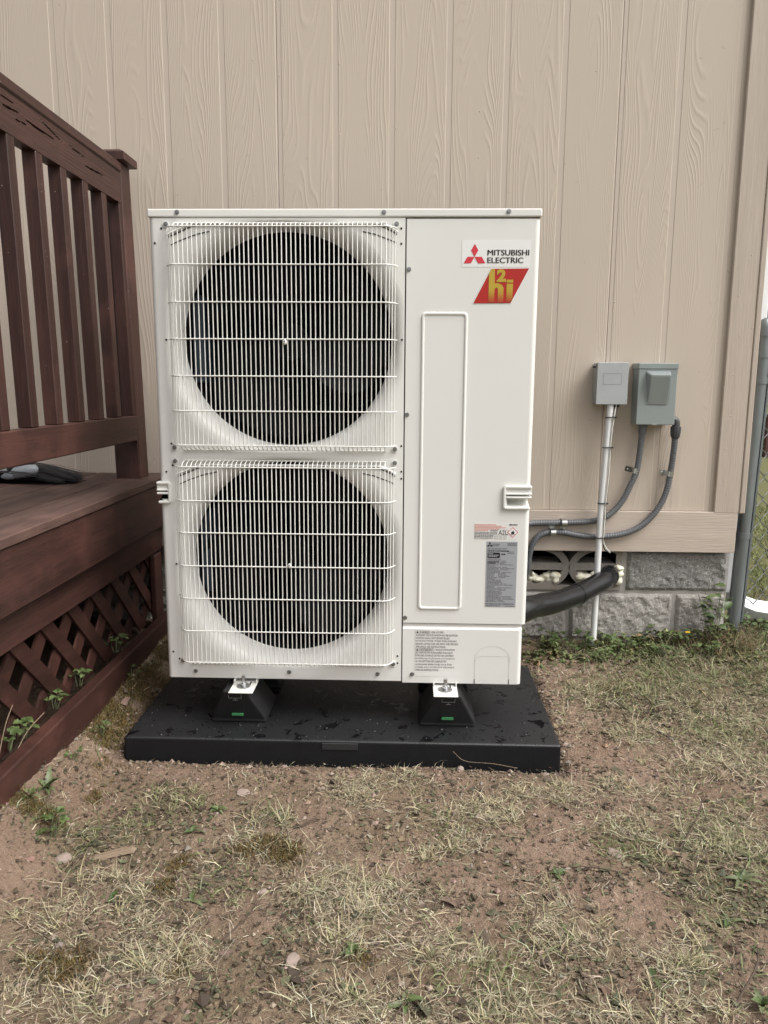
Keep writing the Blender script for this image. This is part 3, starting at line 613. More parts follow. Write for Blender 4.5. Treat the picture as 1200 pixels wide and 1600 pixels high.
# service panel (upper) with pressed rectangle, lower cover
pr = [(XS+.0012,.012),(XS+.0012,.0015),(XS+.0025,0)]+[(.985,0),(1.05-r0,0)]+arcpts(1.05-r0, r0, r0, 270, 360)+[(1.05,.06),(1.05,.30)]
# pressed panel as a grid: flat face with a raised-edge rectangle
sp = MB(); zlo, zhi = .3785, ZT-.0042
zr = [zlo, .722, .762, zhi]
n_ = len(pr); vs = [(x,y,z) for z in zr for x,y in pr]
sp.add(vs, [(r*n_+j, r*n_+j+1, (r+1)*n_+j+1, (r+1)*n_+j) for r in range(3) for j in range(n_-1) if not (r == 1 and 3 <= j <= n_-3)])
sp.add([(XS+.0012,0,zhi),(1.05-r0,0,zhi),(1.05-r0,.012,zhi),(XS+.0012,.012,zhi)], [(0,1,2,3)]); sp.add([(XS+.0012,0,zlo),(1.05-r0,0,zlo),(1.05-r0,.012,zlo),(XS+.0012,.012,zlo)], [(0,1,2,3)])
service = hq(sp, 'service_panel', MT['unit'])
def rrect(x0, x1, z0, z1, r, n=5):
    P = []
    for cx, cz, a in ((x1-r,z1-r,0),(x0+r,z1-r,90),(x0+r,z0+r,180),(x1-r,z0+r,270)):
        P += [(cx+r*math.cos(R_(a+90*i/n)), cz+r*math.sin(R_(a+90*i/n))) for i in range(n+1)]
    return P
emb = MB(); loops = [(rrect(.7365,.8635,.4185,1.2555,.012), .0003), (rrect(.740,.860,.422,1.252,.0105), -.0042), (rrect(.7432,.8568,.4252,1.2488,.009), -.0042), (rrect(.746,.854,.428,1.246,.008), -.0012)]
nn = len(loops[0][0]); vs = [(x,y,z) for P, y in loops for x, z in P]
emb.add(vs, [(i*nn+j, i*nn+(j+1)%nn, (i+1)*nn+(j+1)%nn, (i+1)*nn+j) for i in range(3) for j in range(nn)]+[tuple(range(3*nn, 4*nn))])
hq(emb, 'pressed_panel', MT['unit'])
pc = [(XS+.0012,.010),(XS+.0012,.0005),(XS+.002,-.001),(1.0415-r0,-.001)]+arcpts(1.0415-r0, r0-.001, r0, 270, 360)+[(1.0415,.28)]
lc = MB(); zr = [ZB-.004, .3605, .3665, .3755]; off = [0, 0, .006, .006]; n_ = len(pc)
vs = [(x, y+o_, z) for z, o_ in zip(zr, off) for x, y in pc]
lc.add(vs, [(r*n_+j, r*n_+j+1, (r+1)*n_+j+1, (r+1)*n_+j) for r in range(3) for j in range(n_-1)])
lc.add([(XS+.0012,.005,.3755),(1.0415-r0,.005,.3755),(1.0415-r0,.03,.3755),(XS+.0012,.03,.3755)], [(0,1,2,3)])
lower_cover = hq(lc, 'lower_cover', MT['unit'])
kn = MB()
for pts in ([(.906,ZB-.003),(.906,.262),(.912,.277),(.926,.281),(1.0,.281),(1.005,.277),(1.006,ZB-.003)], [(.906,.262)]+[(.956+.052*math.cos(R_(a)), .270+.042*math.sin(R_(a))) for a in range(170, 9, -16)]+[(1.006,.262)]):
    for (x0,z0),(x1,z1) in zip(pts[:-1], pts[1:]):
        d = Vector((x1-x0, z1-z0)).normalized(); nx_, nz_ = -d.y*.0005, d.x*.0005
        kn.add([(x0+nx_,-.0016,z0+nz_),(x1+nx_,-.0016,z1+nz_),(x1-nx_,-.0016,z1-nz_),(x0-nx_,-.0016,z0-nz_)], [(0,1,2,3)])
hq(kn, 'knockout', MT['knock'], None, False)
for x in (.906, 1.006): hq(MB().box(x-.001, x+.001, -.0017, -.0012, ZB-.0035, ZB+.011), 'knockout_slit', MT['hole'])
# casing: right, back, base tray, inner frame
hq(MB().box(1.046, 1.048, .282, DEP, ZB, ZT-.003), 'side_panel', MT['unit'])
hq(MB().box(.004, 1.046, DEP-.004, DEP-.001, ZB, ZT-.003), 'back_panel', MT['coil'])
hq(MB().box(.004, 1.038, .010, DEP-.006, ZB+.003, ZB+.03), 'base_tray', MT['unit'])
hq(MB().box(XS-.004, XS+.02, .014, DEP-.01, ZB+.03, ZT-.01).box(.03, XS-.006, .010, .030, .8615, .8635).box(XS+.021, .966, .020, .024, ZB+.03, ZT-.01), 'inner_frame', MT['dark'])
hq(MB().box(.008, .060, .04, .10, .70, .80), 'grip_pocket', MT['dark'])
tc = MB().bbox(-.002, 1.0525, -.0035, DEP+.01, ZT, ZT+.0215, .0035, 2)
hq(tc, 'top_cover', MT['unit'])
# interior of each fan bay, fan with three swept blades
for f, (cx, cz) in enumerate(FC):
    bay = MB(); n = 48; k_ = FR[f]
    for (r, y), (r2, y2) in (((.2985,.098),(.306,.24)), ((.306,.24),(.0,.245))):
        r, r2 = r*k_, r2*k_; vs = [(cx+r*math.cos(2*math.pi*j/n), y, cz+r*math.sin(2*math.pi*j/n)) for j in range(n)]+[(cx+r2*math.cos(2*math.pi*j/n), y2, cz+r2*math.sin(2*math.pi*j/n)) for j in range(n)]
        bay.add(vs, [(j, (j+1)%n, n+(j+1)%n, n+j) for j in range(n)])
    hq(bay, 'fan_bay', MT['dark'], None, False)
    hq(MB().bbox(cx-.285, cx-.255, .13, .24, cz-.12, cz+.13, .002), 'coil_edge', MT['coil'])
    fan = link('fan', MB().cyl((0,-.01,0), (0,.06,0), .052, 24).mesh('fan', MT['blade']), hp, (HL[0]+cx, HL[1]+.118, HL[2]+cz), (0, R_(25+40*f), 0))
    for bI in range(3):
        m = MB(); NR, NS = 9, 12; vs = []
        for side in (0, .003):
            for i in range(NR):
                r = .045+(.282-.045)*i/(NR-1); sweep = R_(28)*((r/.262)**2); wd = R_(62+22*i/(NR-1))
                for j in range(NS):
                    s = j/(NS-1); a = bI*2*math.pi/3+sweep+(s-.5)*wd; rr = r*(1-.10*abs(2*s-1)**4*(i/(NR-1)))
                    vs.append((rr*math.cos(a), .025+(s-.5)*.085*(1-.35*i/(NR-1))+.012*math.sin(s*math.pi)+side, rr*math.sin(a)))
        k = NR*NS
        fs = [(i*NS+j, i*NS+j+1, (i+1)*NS+j+1, (i+1)*NS+j) for i in range(NR-1) for j in range(NS-1)]
        m.add(vs[:k], fs, True).add(vs[k:], [q[::-1] for q in fs], True)
        rim = [i*NS for i in range(NR)]+[(NR-1)*NS+j for j in range(1, NS)]+[i*NS+NS-1 for i in range(NR-2, -1, -1)]
        m.add(vs, [(rim[i], rim[i+1], rim[i+1]+k, rim[i]+k) for i in range(len(rim)-1)])
        m.build('blade', MT['blade'], fan)
    hq(MB().box(cx+.12, cx+.15, .20, .235, cz-.28, cz+.28), 'motor_mount', MT['blade'])
# fan guards: welded wire baskets standing proud of the panel
screw = MB().cyl((0,0,0), (0,-.0012,0), .0062, 16).cyl((0,-.0012,0), (0,-.0052,0), .0042, 6).mesh('screw', MT['screw'])
washer = MB().cyl((0,0,0), (0,-.002,0), .0095, 16).mesh('guard_tab', MT['wire'])
GH = [[1.4701,1.3731,1.2761,1.1793,1.0809,.9861,.8917],[.8315,.7365,.6455,.5496,.4541,.3572,.2627]]
XA, XB, GYF = .046, .671, -.040
def gprof(n=9):
    left = [(XA+.030*(1-math.cos(math.pi/2*i/n)), GYF*math.sin(math.pi/2*i/n)) for i in range(n+1)]
    left = [(XA, -.002)]+[(XA+.034*(i/n)**1.15, GYF*(1-(1-i/n)**2.0)) for i in range(1, n+1)]
    right = [(XA+XB-x, y) for x, y in left[::-1]]
    return left+right
GP = gprof()
def gy_at(x):
    for (x0,y0),(x1,y1) in zip(GP[:-1], GP[1:]):
        if x0 <= x <= x1: return y0+(y1-y0)*(x-x0)/max(x1-x0, 1e-9)
    return 0
for g, hs in enumerate(GH):
    zt, zb = hs[0], hs[-1]
    guard = link('fan_guard', None, hp, HL)
    guard['label'] = ['upper wire fan guard', 'lower wire fan guard'][g]
    for q, z in enumerate(hs):
        MB().tube([(x, y-.0016, z) for x, y in GP], .0018, 8).build('horizontal_wire', MT['wire'], guard, False)
    vm = {}
    xs = [XA+.006, XA+.0125, XA+.021]; nmid = 46
    xs += [XA+.030+(XB-XA-.060)*i/(nmid-1) for i in range(nmid)]+[XB-.021, XB-.0125, XB-.006]
    full = MB().tube([(0,-GYF-.004,zt+.0145-zt),(0,-GYF-.016,.0135),(0,-.012,.0095),(0,-.003,.004),(0,0,-.003),(0,0,(zb-zt)+.003),(0,-.003+.0,(zb-zt)-.004),(0,.012,(zb-zt)-.0095),(0,-GYF-.016,(zb-zt)-.0135),(0,-GYF-.004,(zb-zt)-.0145)], .00152, 6).mesh('vertical_wire', MT['wire'])
    full2 = full
    short = MB().tube([(0,0,0),(0,0,zb-zt)], .00152, 6).mesh('vertical_wire', MT['wire'])
    def fullmesh():
        D = -GYF
        return MB().tube([(0,D-.003,.0150),(0,D-.014,.0140),(0,.012,.0105),(0,.003,.0050),(0,0,-.002),(0,0,(zb-zt)+.002),(0,.003,(zb-zt)-.0050),(0,.012,(zb-zt)-.0105),(0,D-.014,(zb-zt)-.0140),(0,D-.003,(zb-zt)-.0150)], .00152, 6).mesh('vertical_wire', MT['wire'])
    fm = fullmesh()
    for i, x in enumerate(xs):
        edge = i < 3 or i >= len(xs)-3
        link('vertical_wire', short if edge else fm, guard, (x+random.uniform(-.0006,.0006), gy_at(x)+.0010, zt))
    for z in (zt+.0150, zb-.0150): MB().tube([(XA+.030,-.0042,z),(XB-.030,-.0042,z)], .0018, 8).build('horizontal_wire', MT['wire'], guard, False)
    for x in (XA+.001, XB-.003):
        for z, dz in ((zt+.012, 1), (zb-.010, -1)):
            link('guard_tab', washer, guard, (x, -.0003, z)); link('screw', screw, guard, (x, -.0023, z))
    cx, cz = ((.3705, 1.1793), (.374, .562))[g]
    MB().ball((cx, GYF-.004, cz-.008), .006, 2, (1,.6,1.2)).build('centre_clip', MT['wire'], guard)
    MB().ball((cx, GYF-.007, cz-.005), .0028, 1).build('clip_pin', MT['screw'], guard)
# screws and holes
for x, z, y in ((.0792,1.5123,-.0035),(.6339,1.5117,-.0035),(.9643,1.513,-.0035),(.7019,1.3659,0),(.7009,.978,0),(.7015,.3938,0),(.7239,.2224,-.001),(.0834,.2206,0),(.3615,.2217,0),(.6224,.2205,0)):
    link('screw', screw, hp, (HL[0]+x, HL[1]+y, HL[2]+z), (0, random.random()*3, 0))
hole = MB().cyl((0,-.0005,0), (0,-.0009,0), .0030, 12).mesh('screw_hole', MT['hole'])
for x, z in ((.0341,1.4713),(.015,1.4334),(.6803,1.471),(.6806,1.4318),(.6847,1.1809),(.6857,.8909),(.6864,.8191),(.6866,.7992),(.0382,.8928),(.0394,.8312),(.0203,.8128),(.039,.5449),(.0188,.279),(.0371,.2575),(.6802,.2767),(.6804,.2551),(.0357,1.1783)):
    link('screw_hole', hole, hp, (HL[0]+x, HL[1], HL[2]+z))
# hand grips
def grip(x0, x1, z0, z1, mirror):
    g = link('hand_grip', None, hp, HL)
    s = lambda a, b: (a, b) if not mirror else (x0+x1-b, x0+x1-a)
    def bar(a, b, c, d, y0, y1, nm, bv=.003): u, v = s(a, b); MB().bbox(u, v, y0, y1, c, d, bv, 2).build(nm, MT['unit'], g)
    W = x1-x0; t = .008
    bar(x0, x0+t, z0+.003, z1-.003, -.009, .006, 'grip_frame'); bar(x0+.003, x1+.004, z1-t, z1, -.0092, .03, 'grip_frame'); bar(x0+.003, x1, z0, z0+t, -.0092, .03, 'grip_frame')
    bar(x0+t, x1+.004, z1-.026, z1-t, -.0035, .03, 'grip_face', .001)
    bar(x0+t-.001, x1+.004, z1-.0265, z1-.0205, -.0090, .03, 'grip_ledge'); bar(x0+t-.001, x1+.004, z1-.0365, z1-.0300, -.0088, .03, 'grip_ledge')
    u, v = s(x0+t, x1-.001); 
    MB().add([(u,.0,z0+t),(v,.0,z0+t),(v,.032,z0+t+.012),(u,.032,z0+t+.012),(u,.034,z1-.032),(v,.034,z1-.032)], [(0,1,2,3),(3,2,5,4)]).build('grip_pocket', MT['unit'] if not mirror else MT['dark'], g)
grip(.9725, 1.0485, .7155, .783, False)
grip(-.004, .0325, .7225, .785, True)
# --- printing on the panels
def text_mesh(body, x0, x1, z0, z1, y, m, parent, name, bold=0., keep=False, space=1.):
    cu = bpy.data.curves.new(name, 'FONT'); cu.body = body; cu.size = 1; cu.offset = bold; cu.resolution_u = 3; cu.space_character = space
    ob = bpy.data.objects.new(name, cu); COL.objects.link(ob); bpy.context.view_layer.update()
    me = bpy.data.meshes.new_from_object(ob.evaluated_get(bpy.context.evaluated_depsgraph_get())); bpy.data.objects.remove(ob); bpy.data.curves.remove(cu)
    n = len(me.vertices); co = np.zeros(n*3, np.float32); me.vertices.foreach_get('co', co); co = co.reshape(-1, 3)
    mn, mx = co[:,:2].min(0), co[:,:2].max(0); sx = (x1-x0)/(mx[0]-mn[0]); sz = (z1-z0)/(mx[1]-mn[1])
    if keep: sx = min(sx, sz*.95)
    out = np.stack([x0+(co[:,0]-mn[0])*sx, np.full(n, y), z0+(co[:,1]-mn[1])*sz], -1).astype(np.float32)
    me.vertices.foreach_set('co', out.reshape(-1)); me.materials.clear(); me.materials.append(m); me.update()
    return link(name, me, parent)
def poly(mb, pts, y): return mb.add([(x,y,z) for x, z in pts], [tuple(range(len(pts)))])
lg = link('maker_sticker', MB().prism(rrect(.843,1.0255,1.3725,1.4415,.003), -.0006, .0002).mesh('maker_sticker', MT['sticker']), hp, HL)
lgm = MB(); a = .0158
def rhomb(cx, cz, ang):
    d = Vector((math.cos(R_(ang)), math.sin(R_(ang)))); q = Vector((-d.y, d.x)); L = .0166; W = .0096
    return [(cx, cz), (cx+d.x*L+q.x*W, cz+d.y*L+q.y*W), (cx+2*L*d.x, cz+2*L*d.y), (cx+d.x*L-q.x*W, cz+d.y*L-q.y*W)]
for ang in (90, 210, 330): poly(lgm, rhomb(.8770, 1.3985, ang), -.0014)
lgm.build('emblem', MT['red'], lg)
text_mesh('MITSUBISHI', .9115, 1.0215, 1.4020, 1.4165, -.0014, MT['black'], lg, 'lettering', .0)
for dx in (.0005, -.0005): text_mesh('MITSUBISHI', .9115+dx, 1.0215+dx, 1.4020, 1.4165, -.0015-dx*.2, MT['black'], lg, 'lettering'); text_mesh('ELECTRIC', .9115+dx, 1.0065+dx, 1.3825, 1.3970, -.0015-dx*.2, MT['black'], lg, 'lettering')
text_mesh('ELECTRIC', .9115, 1.0065, 1.3825, 1.3970, -.0014, MT['black'], lg, 'lettering', .0)
bd = link('slanted_badge', MB().prism([(.8745,1.2765),(.9775,1.2775),(1.0250,1.3700),(.9215,1.3690)], -.0007, .0002).mesh('slanted_badge', MT['sticker']), hp, HL)
poly(MB(), [(.8765,1.2778),(.9765,1.2788),(1.0230,1.3688),(.9225,1.3678)], -.0014).build('badge_ground', MT['darkred'], bd)
gm, nt, b_ = newmat('badge_gold_fading_print'); v_ = nd(nt, 'ShaderNodeSeparateXYZ', {0: nd(nt, 'ShaderNodeTexCoord').outputs['Object']}).outputs[2]
nt.links.new(mixc(nt, ramp(nt, v_, 1.278, 1.318), (.40,.05,.015), (.47,.33,.035)), b_.inputs['Base Color']); b_.inputs['Roughness'].default_value = .35
hm = MB(); zb_ = 1.2805
poly(hm, [(.9165,zb_),(.9320,zb_),(.9320,1.310),(.9330,1.316),(.9360,1.319),(.9360,1.3305),(.9325,1.3290),(.9320,1.3665),(.9225,1.3665),(.9165,1.356)], -.0021)
arch_o = [(.9360+.0205*math.cos(R_(a)), 1.316+.0145*math.sin(R_(a))) for a in range(90, -1, -15)]; arch_i = [(.9360+.0055*math.cos(R_(a)), 1.313+.0060*math.sin(R_(a))) for a in range(0, 91, 15)]
for (p0, p1), (q0, q1) in zip(zip(arch_o[:-1], arch_o[1:]), zip(arch_i[::-1][:-1], arch_i[::-1][1:])): poly(hm, [p0, p1, q1, q0], -.0021)
poly(hm, [(.9415,zb_),(.9565,zb_),(.9565,1.316),(.9415,1.313)], -.0021)
poly(hm, [(.9645,zb_),(.9805,zb_+.004),(.9815,1.329),(.9645,1.329)], -.0021); poly(hm, [(.9645,1.332),(.9815,1.332),(.9815,1.3395),(.9645,1.3395)], -.0021)
hm.build('lettering', gm, bd)
text_mesh('2', .9375, .9625, 1.3335, 1.3668, -.0022, gm, bd, 'lettering', .055)
# refrigerant label
rl = link('refrigerant_label', MB().box(.8955,1.0175,-.0004,.0001,.6275,.6755).mesh('refrigerant_label', MT['unit']), hp, HL)
def dashes(parent, m, x0, x1, z, h, seed, y=-.0012, name='fine_print', gap=.35):
    rr = random.Random(seed); mb = MB(); x = x0
    while x < x1:
        w = rr.uniform(.0016, .0052); e = min(x1, x+w)
        mb.add([(x,y,z),(e,y,z),(e,y,z+h),(x,y,z+h)], [(0,1,2,3)]); x = e+rr.uniform(.0007, .0014)
    mb.build(name, m, parent, False)
for i, (x1, m) in enumerate(((.957,'pinkred'),(.972,'pinkred'),(.984,'pinkred'),(.966,'pinkred'),(.934,'pinkred'))): dashes(rl, MT[m], .8965, x1, .6698-.0042*i, .0024, i)
for i in range(5): dashes(rl, MT['grey_print'], .8962, .938 if i < 2 else .949, .6478-.0042*i, .0021, 20+i)
bx = MB()
for x0,x1,z0,z1 in ((.9405,.9905,.6410,.6415),(.9405,.9905,.6555,.6560),(.9405,.9410,.6410,.6560),(.9900,.9905,.6410,.6560)): poly(bx, [(x0,z0),(x1,z0),(x1,z1),(x0,z1)], -.0012)
bx.build('print_box', MT['black'], rl, False)
for i in range(3): dashes(rl, MT['grey_print'], .9415, .9605, .6522-.0042*i, .0020, 40+i)
text_mesh('A2L', .9635, .9885, .6425, .6545, -.0012, MT['black'], rl, 'lettering')
dm = MB(); c0 = (1.0035, .6495); ro, ri = .0150, .0132
for i in range(4):
    a0, a1 = R_(90*i), R_(90*i+90)
    poly(dm, [(c0[0]+ro*math.cos(a0), c0[1]+ro*math.sin(a0)), (c0[0]+ro*math.cos(a1), c0[1]+ro*math.sin(a1)), (c0[0]+ri*math.cos(a1), c0[1]+ri*math.sin(a1)), (c0[0]+ri*math.cos(a0), c0[1]+ri*math.sin(a0))], -.0016)
dm.build('hazard_diamond', MT['red'], rl, False)
poly(MB(), [(c0[0]+ri*math.cos(R_(90*i)), c0[1]+ri*math.sin(R_(90*i))) for i in range(4)], -.0012).build('hazard_ground', MT['sticker'], rl, False)
fl = MB(); poly(fl, [(1.0000,.6450),(1.0070,.6450),(1.0088,.6480),(1.0080,.6510),(1.0066,.6495),(1.0052,.6560),(1.0030,.6530),(1.0020,.6500),(1.0004,.6520),(.9985,.6480)], -.0020); poly(fl, [(.9975,.6425),(1.0095,.6425),(1.0095,.6436),(.9975,.6436)], -.0020)
fl.build('flame_symbol', MT['black'], rl, False)
dashes(rl, MT['black'], .9935, 1.016, .6695, .0036, 77)
for i, x in enumerate((.952,.9645,.977)): 
    pb = MB()
    for a_,b_2,c_,d_ in ((0,.009,0,.0006),(0,.009,.0075,.0081),(0,.0006,0,.008),(.0084,.009,0,.008),(.004,.0046,0,.008)): poly(pb, [(x+a_,.6295+c_),(x+b_2,.6295+c_),(x+b_2,.6295+d_),(x+a_,.6295+d_)], -.0012)
    pb.build('print_symbol', MT['grey_print'], rl, False)
# rating plate
rp = link('rating_plate', MB().box(.9310,1.0185,-.0008,.0001,.4300,.6225).mesh('rating_plate', MT['plate']), hp, HL)
em = MB()
for ang in (90, 210, 330): poly(em, [((x-.877)*.28+.9400, (z-1.3985)*.28+.6125) for x, z in rhomb(.8770, 1.3985, ang)], -.0016)
em.build('emblem', MT['black'], rp, False)
text_mesh('MITSUBISHI', .9465, .9685, .6130, .6165, -.0016, MT['black'], rp, 'lettering'); text_mesh('ELECTRIC', .9465, .9655, .6085, .6120, -.0016, MT['black'], rp, 'lettering')
text_mesh('SPLIT-SYSTEM HEAT PUMP', .9340, .9880, .5995, .6035, -.0016, MT['black'], rp, 'lettering'); 
dashes(rp, MT['black'], .9340, .9960, .5935, .0032, 88)
poly(MB(), rrect(.9345,.9695,.5745,.5905,.002,2), -.0016).build('print_block', MT['black'], rp, False)
for i, (x0, x1, z) in enumerate(((.9365,.9500,.5860),(.9370,.966,.5815),(.937,.962,.5775))): dashes(rp, MT['plate'], x0, x1, z, .0026, 90+i, -.0020)
for i in range(5): dashes(rp, MT['grey_print'], .990, 1.0165, .6170-.0034*i, .0018, 100+i) if i < 3 else dashes(rp, MT['grey_print'], .9905, 1.009, .5960-.0045*(i-2), .0018, 100+i)
text_mesh('ETL', .9735, .9845, .5830, .5885, -.0016, MT['black'], rp, 'lettering') if False else dashes(rp, MT['black'], .9735, .9845, .5835, .0042, 99)
z = .5690
for i in range(34):
    ls = random.Random(500+i); x1 = .9345+ls.uniform(.02, .045)
    dashes(rp, MT['black'] if i in (2,3) else MT['grey_print'], .9345, x1, z, .0019 if i not in (2,3) else .003, 120+i)
    if ls.random() < .75: dashes(rp, MT['grey_print'], max(x1+.004, .965), .965+ls.uniform(.014,.048), z, .0017, 200+i)
    z -= .00375
    if z < .444: break
text_mesh('MITSUBISHI ELECTRIC CORPORATION', .9335, 1.0125, .4375, .4412, -.0016, MT['black'], rp, 'lettering', .01)
dashes(rp, MT['grey_print'], .9335, .9750, .4322, .0024, 400); dashes(rp, MT['grey_print'], .9880, 1.0140, .4322, .0018, 401)
# warning label on the lower cover
wl = link('warning_label', MB().box(.7310,.8585,-.0016,-.0011,.2165,.3590).mesh('warning_label', MT['unit']), hp, HL)
LN = ['  WARNING  - RISK OF FIRE -','AUXILIARY DEVICES WHICH MAY BE IGNITION','SOURCES SHALL NOT BE INSTALLED','IN THE DUCTWORK, OTHER THAN AUXILIARY','DEVICES LISTED FOR USE WITH THE SPECIFIC','APPLIANCE. SEE INSTRUCTIONS.','  AVERTISSEMENT  - RISQUE D\u2019INCENDIE','LES DISPOSITIFS AUXILIAIRES POUVANT','\u00caTRE DES SOURCES DE FEU NE DOIVENT','PAS \u00caTRE INSTALL\u00c9S DANS LES CONDUITS,','\u00c0 L\u2019EXCEPTION DES DISPOSITIFS','AUXILIAIRES R\u00c9PERTORI\u00c9S POUR \u00caTRE','UTILIS\u00c9S AVEC LE DISPOSITIF SP\u00c9CIFIQUE,','VOIR LES INSTRUCTIONS.']
WD = [.078,.1215,.098,.1195,.124,.0875,.114,.108,.111,.1155,.0905,.106,.114,.068]
for i, (t, w) in enumerate(zip(LN, WD)):
    zz = .3485-.00885*i; x0 = .733
    if i in (0, 6):
        ww = .040 if i == 0 else .053
        fb = MB()
        for a_,b_2,c_,d_ in ((x0,x0+ww,zz-.001,zz-.0005),(x0,x0+ww,zz+.0067,zz+.0072),(x0,x0+.0005,zz-.001,zz+.007),(x0+ww,x0+ww+.0005,zz-.001,zz+.007)): poly(fb, [(a_,c_),(b_2,c_),(b_2,d_),(a_,d_)], -.0022)
        poly(fb, [(x0+.0015,zz+.0003),(x0+.0085,zz+.0003),(x0+.005,zz+.0062)], -.0022); fb.build('print_box', MT['black'], wl, False)
        text_mesh('WARNING' if i == 0 else 'AVERTISSEMENT', x0+.0105, x0+ww-.002, zz, zz+.0058, -.0022, MT['black'], wl, 'lettering')
        text_mesh('- RISK OF FIRE -' if i == 0 else '- RISQUE D\u2019INCENDIE', x0+ww+.002, x0+w+(.006 if i == 0 else 0), zz, zz+.0058, -.0022, MT['black'], wl, 'lettering')
    else:
        text_mesh(t, x0, x0+w, zz, zz+(.0058 if t[0] not in '\u00ca\u00c0' else .0072), -.0022, MT['black'], wl, 'lettering')
dashes(wl, MT['grey_print'], .834, .856, .2185, .0018, 402)
# mounting feet brackets of the unit
for x in (.232, .820):
    br = link('foot_bracket', MB().bbox(x-.035, x+.035, -.078, .36, .1845, .1880, .001).bbox(x-.0345, x-.031, -.010, .34, .1885, .1985, .001).bbox(x+.031, x+.0345, -.010, .34, .1885, .1985, .001).mesh('foot_bracket', MT['unit']), hp, HL)
    MB().cyl((x,-.032,.1885), (x,-.032,.1905), .020, 20).build('washer', MT['screw'], br); MB().cyl((x,-.032,.1906), (x,-.032,.1985), .0095, 6).build('nut', MT['zinc'], br); MB().cyl((x,-.032,.1985), (x,-.032,.221), .0055, 12).build('bolt', MT['zinc'], br)
    MB().box(x+.014, x+.018, -.020, .0, .1882, .1888).build('slot', MT['hole'], br)

# ================================================================== PAD AND RISERS
MT['plate_mould'] = mat('moulded_plate', (.020,.020,.021), .6, var=.1, vscale=200, bump=.4)
pad = MB(); bb = .012
pad.bbox(PADX0, PADX1, PADY0, PADY1, -.03, PADZ, .007, 3)
pd_o = pad.build('equipment_pad', MT['pad']); tag(pd_o, 'wide black plastic equipment pad wet with rain, set on the soil', 'pad')
MB().bbox(.470, .572, PADY0-.0025, PADY0+.004, PADZ-.026, PADZ-.006, .001).build('moulded_plate', MT['plate_mould'], pd_o)
dr = MB()
for i in range(105):
    x, y = random.uniform(PADX0+.02, PADX1-.02), random.choice((random.uniform(PADY0+.012, .05), random.uniform(PADY0+.012, .05), random.uniform(0, .45)))
    if .02 < x < 1.03 and y > .06: x = random.choice((random.uniform(PADX0+.02, .0), random.uniform(1.06, PADX1-.02)))
    r = random.uniform(.0015, .0055)*random.random()**.5+.001
    dr.ball((x, y, PADZ), r, 1, (1+random.random()*.7, 1, .45))
wm, nt, b_ = newmat('rain_water'); b_.inputs['Base Color'].default_value = (.02,.02,.022,1); b_.inputs['Roughness'].default_value = .03; b_.inputs['Specular IOR Level'].default_value = .6
tag(dr.build('rain_drops', wm, pd_o), kind='stuff')
def riser(x, y0, label, flip=1):
    t = thing('mounting_riser', label, 'riser', (x, y0, PADZ), 'black risers under the heat pump')
    m = MB(); zt = .1175; ln = .17
    bot = [(-.083,0),(.083,0),(.083,ln),(-.083,ln)]; top = [(-.037,.0),(.037,.0),(.037,ln*.8),(-.037,ln*.8)]
    if flip > 0: top = [(a, b-.040+.005) for a, b in top]; bot = [(a, b-.0) for a, b in bot]
    top = [(a, b+.012) for a, b in ((-.034,-.062),(.034,-.062),(.034,.10),(-.034,.10))]
    vs = [(a,b,0) for a, b in bot]+[(a,b,.012) for a, b in bot]+[(a,b,zt) for a, b in top]
    m.add(vs, [(3,2,1,0),(0,1,5,4),(1,2,6,5),(2,3,7,6),(3,0,4,7),(4,5,9,8),(5,6,10,9),(6,7,11,10),(7,4,8,11),(8,9,10,11)])
    o = m.build('block', MT['riser'], t)
    mod = o.modifiers.new('bevel', 'BEVEL'); mod.width = .006; mod.segments = 2
    fr = lambda k: -.050*(k-.012)/(zt-.012)     # front slope: y at height k
    def on(x0, x1, z0, z1, d, m_, nm): MB().add([(x0,fr(z0)-d,z0),(x1,fr(z0)-d,z0),(x1,fr(z1)-d,z1),(x0,fr(z1)-d,z1),(x0,fr(z0)+.002,z0),(x1,fr(z0)+.002,z0),(x1,fr(z1)+.002,z1),(x0,fr(z1)+.002,z1)], [(0,1,2,3),(0,4,5,1),(1,5,6,2),(2,6,7,3),(3,7,4,0)]).build(nm, m_, t)
    on(-.021, .021, .004+.012, .113, .0015, MT['riser'], 'front_plate')
    on(-.017, .017, .0265, .0355, .0045, MT['green'], 'bubble_level')
    for a, b, c, d in ((-.019,.019,.0935,.0945),(-.019,-.018,.0945,.106),(.018,.019,.0945,.106),(-.0006,.0006,.086,.0935),(-.007,.007,.0852,.0866)): on(a, b, c, d, .0026, MT['grey_light'], 'moulded_mark')
    return t
MT['grey_light'] = mat('pale_mould_mark', (.34,.34,.34), .6, bump=0)
riser(.2105, -.012, 'black riser with green level under the left front foot of the heat pump')
riser(.8285, -.014, 'black riser with green level under the right front foot of the heat pump')
riser(.2105, .25, 'black riser deep in shadow under the left rear of the heat pump', -1)
riser(.8285, .25, 'black riser deep in shadow under the right rear of the heat pump', -1)

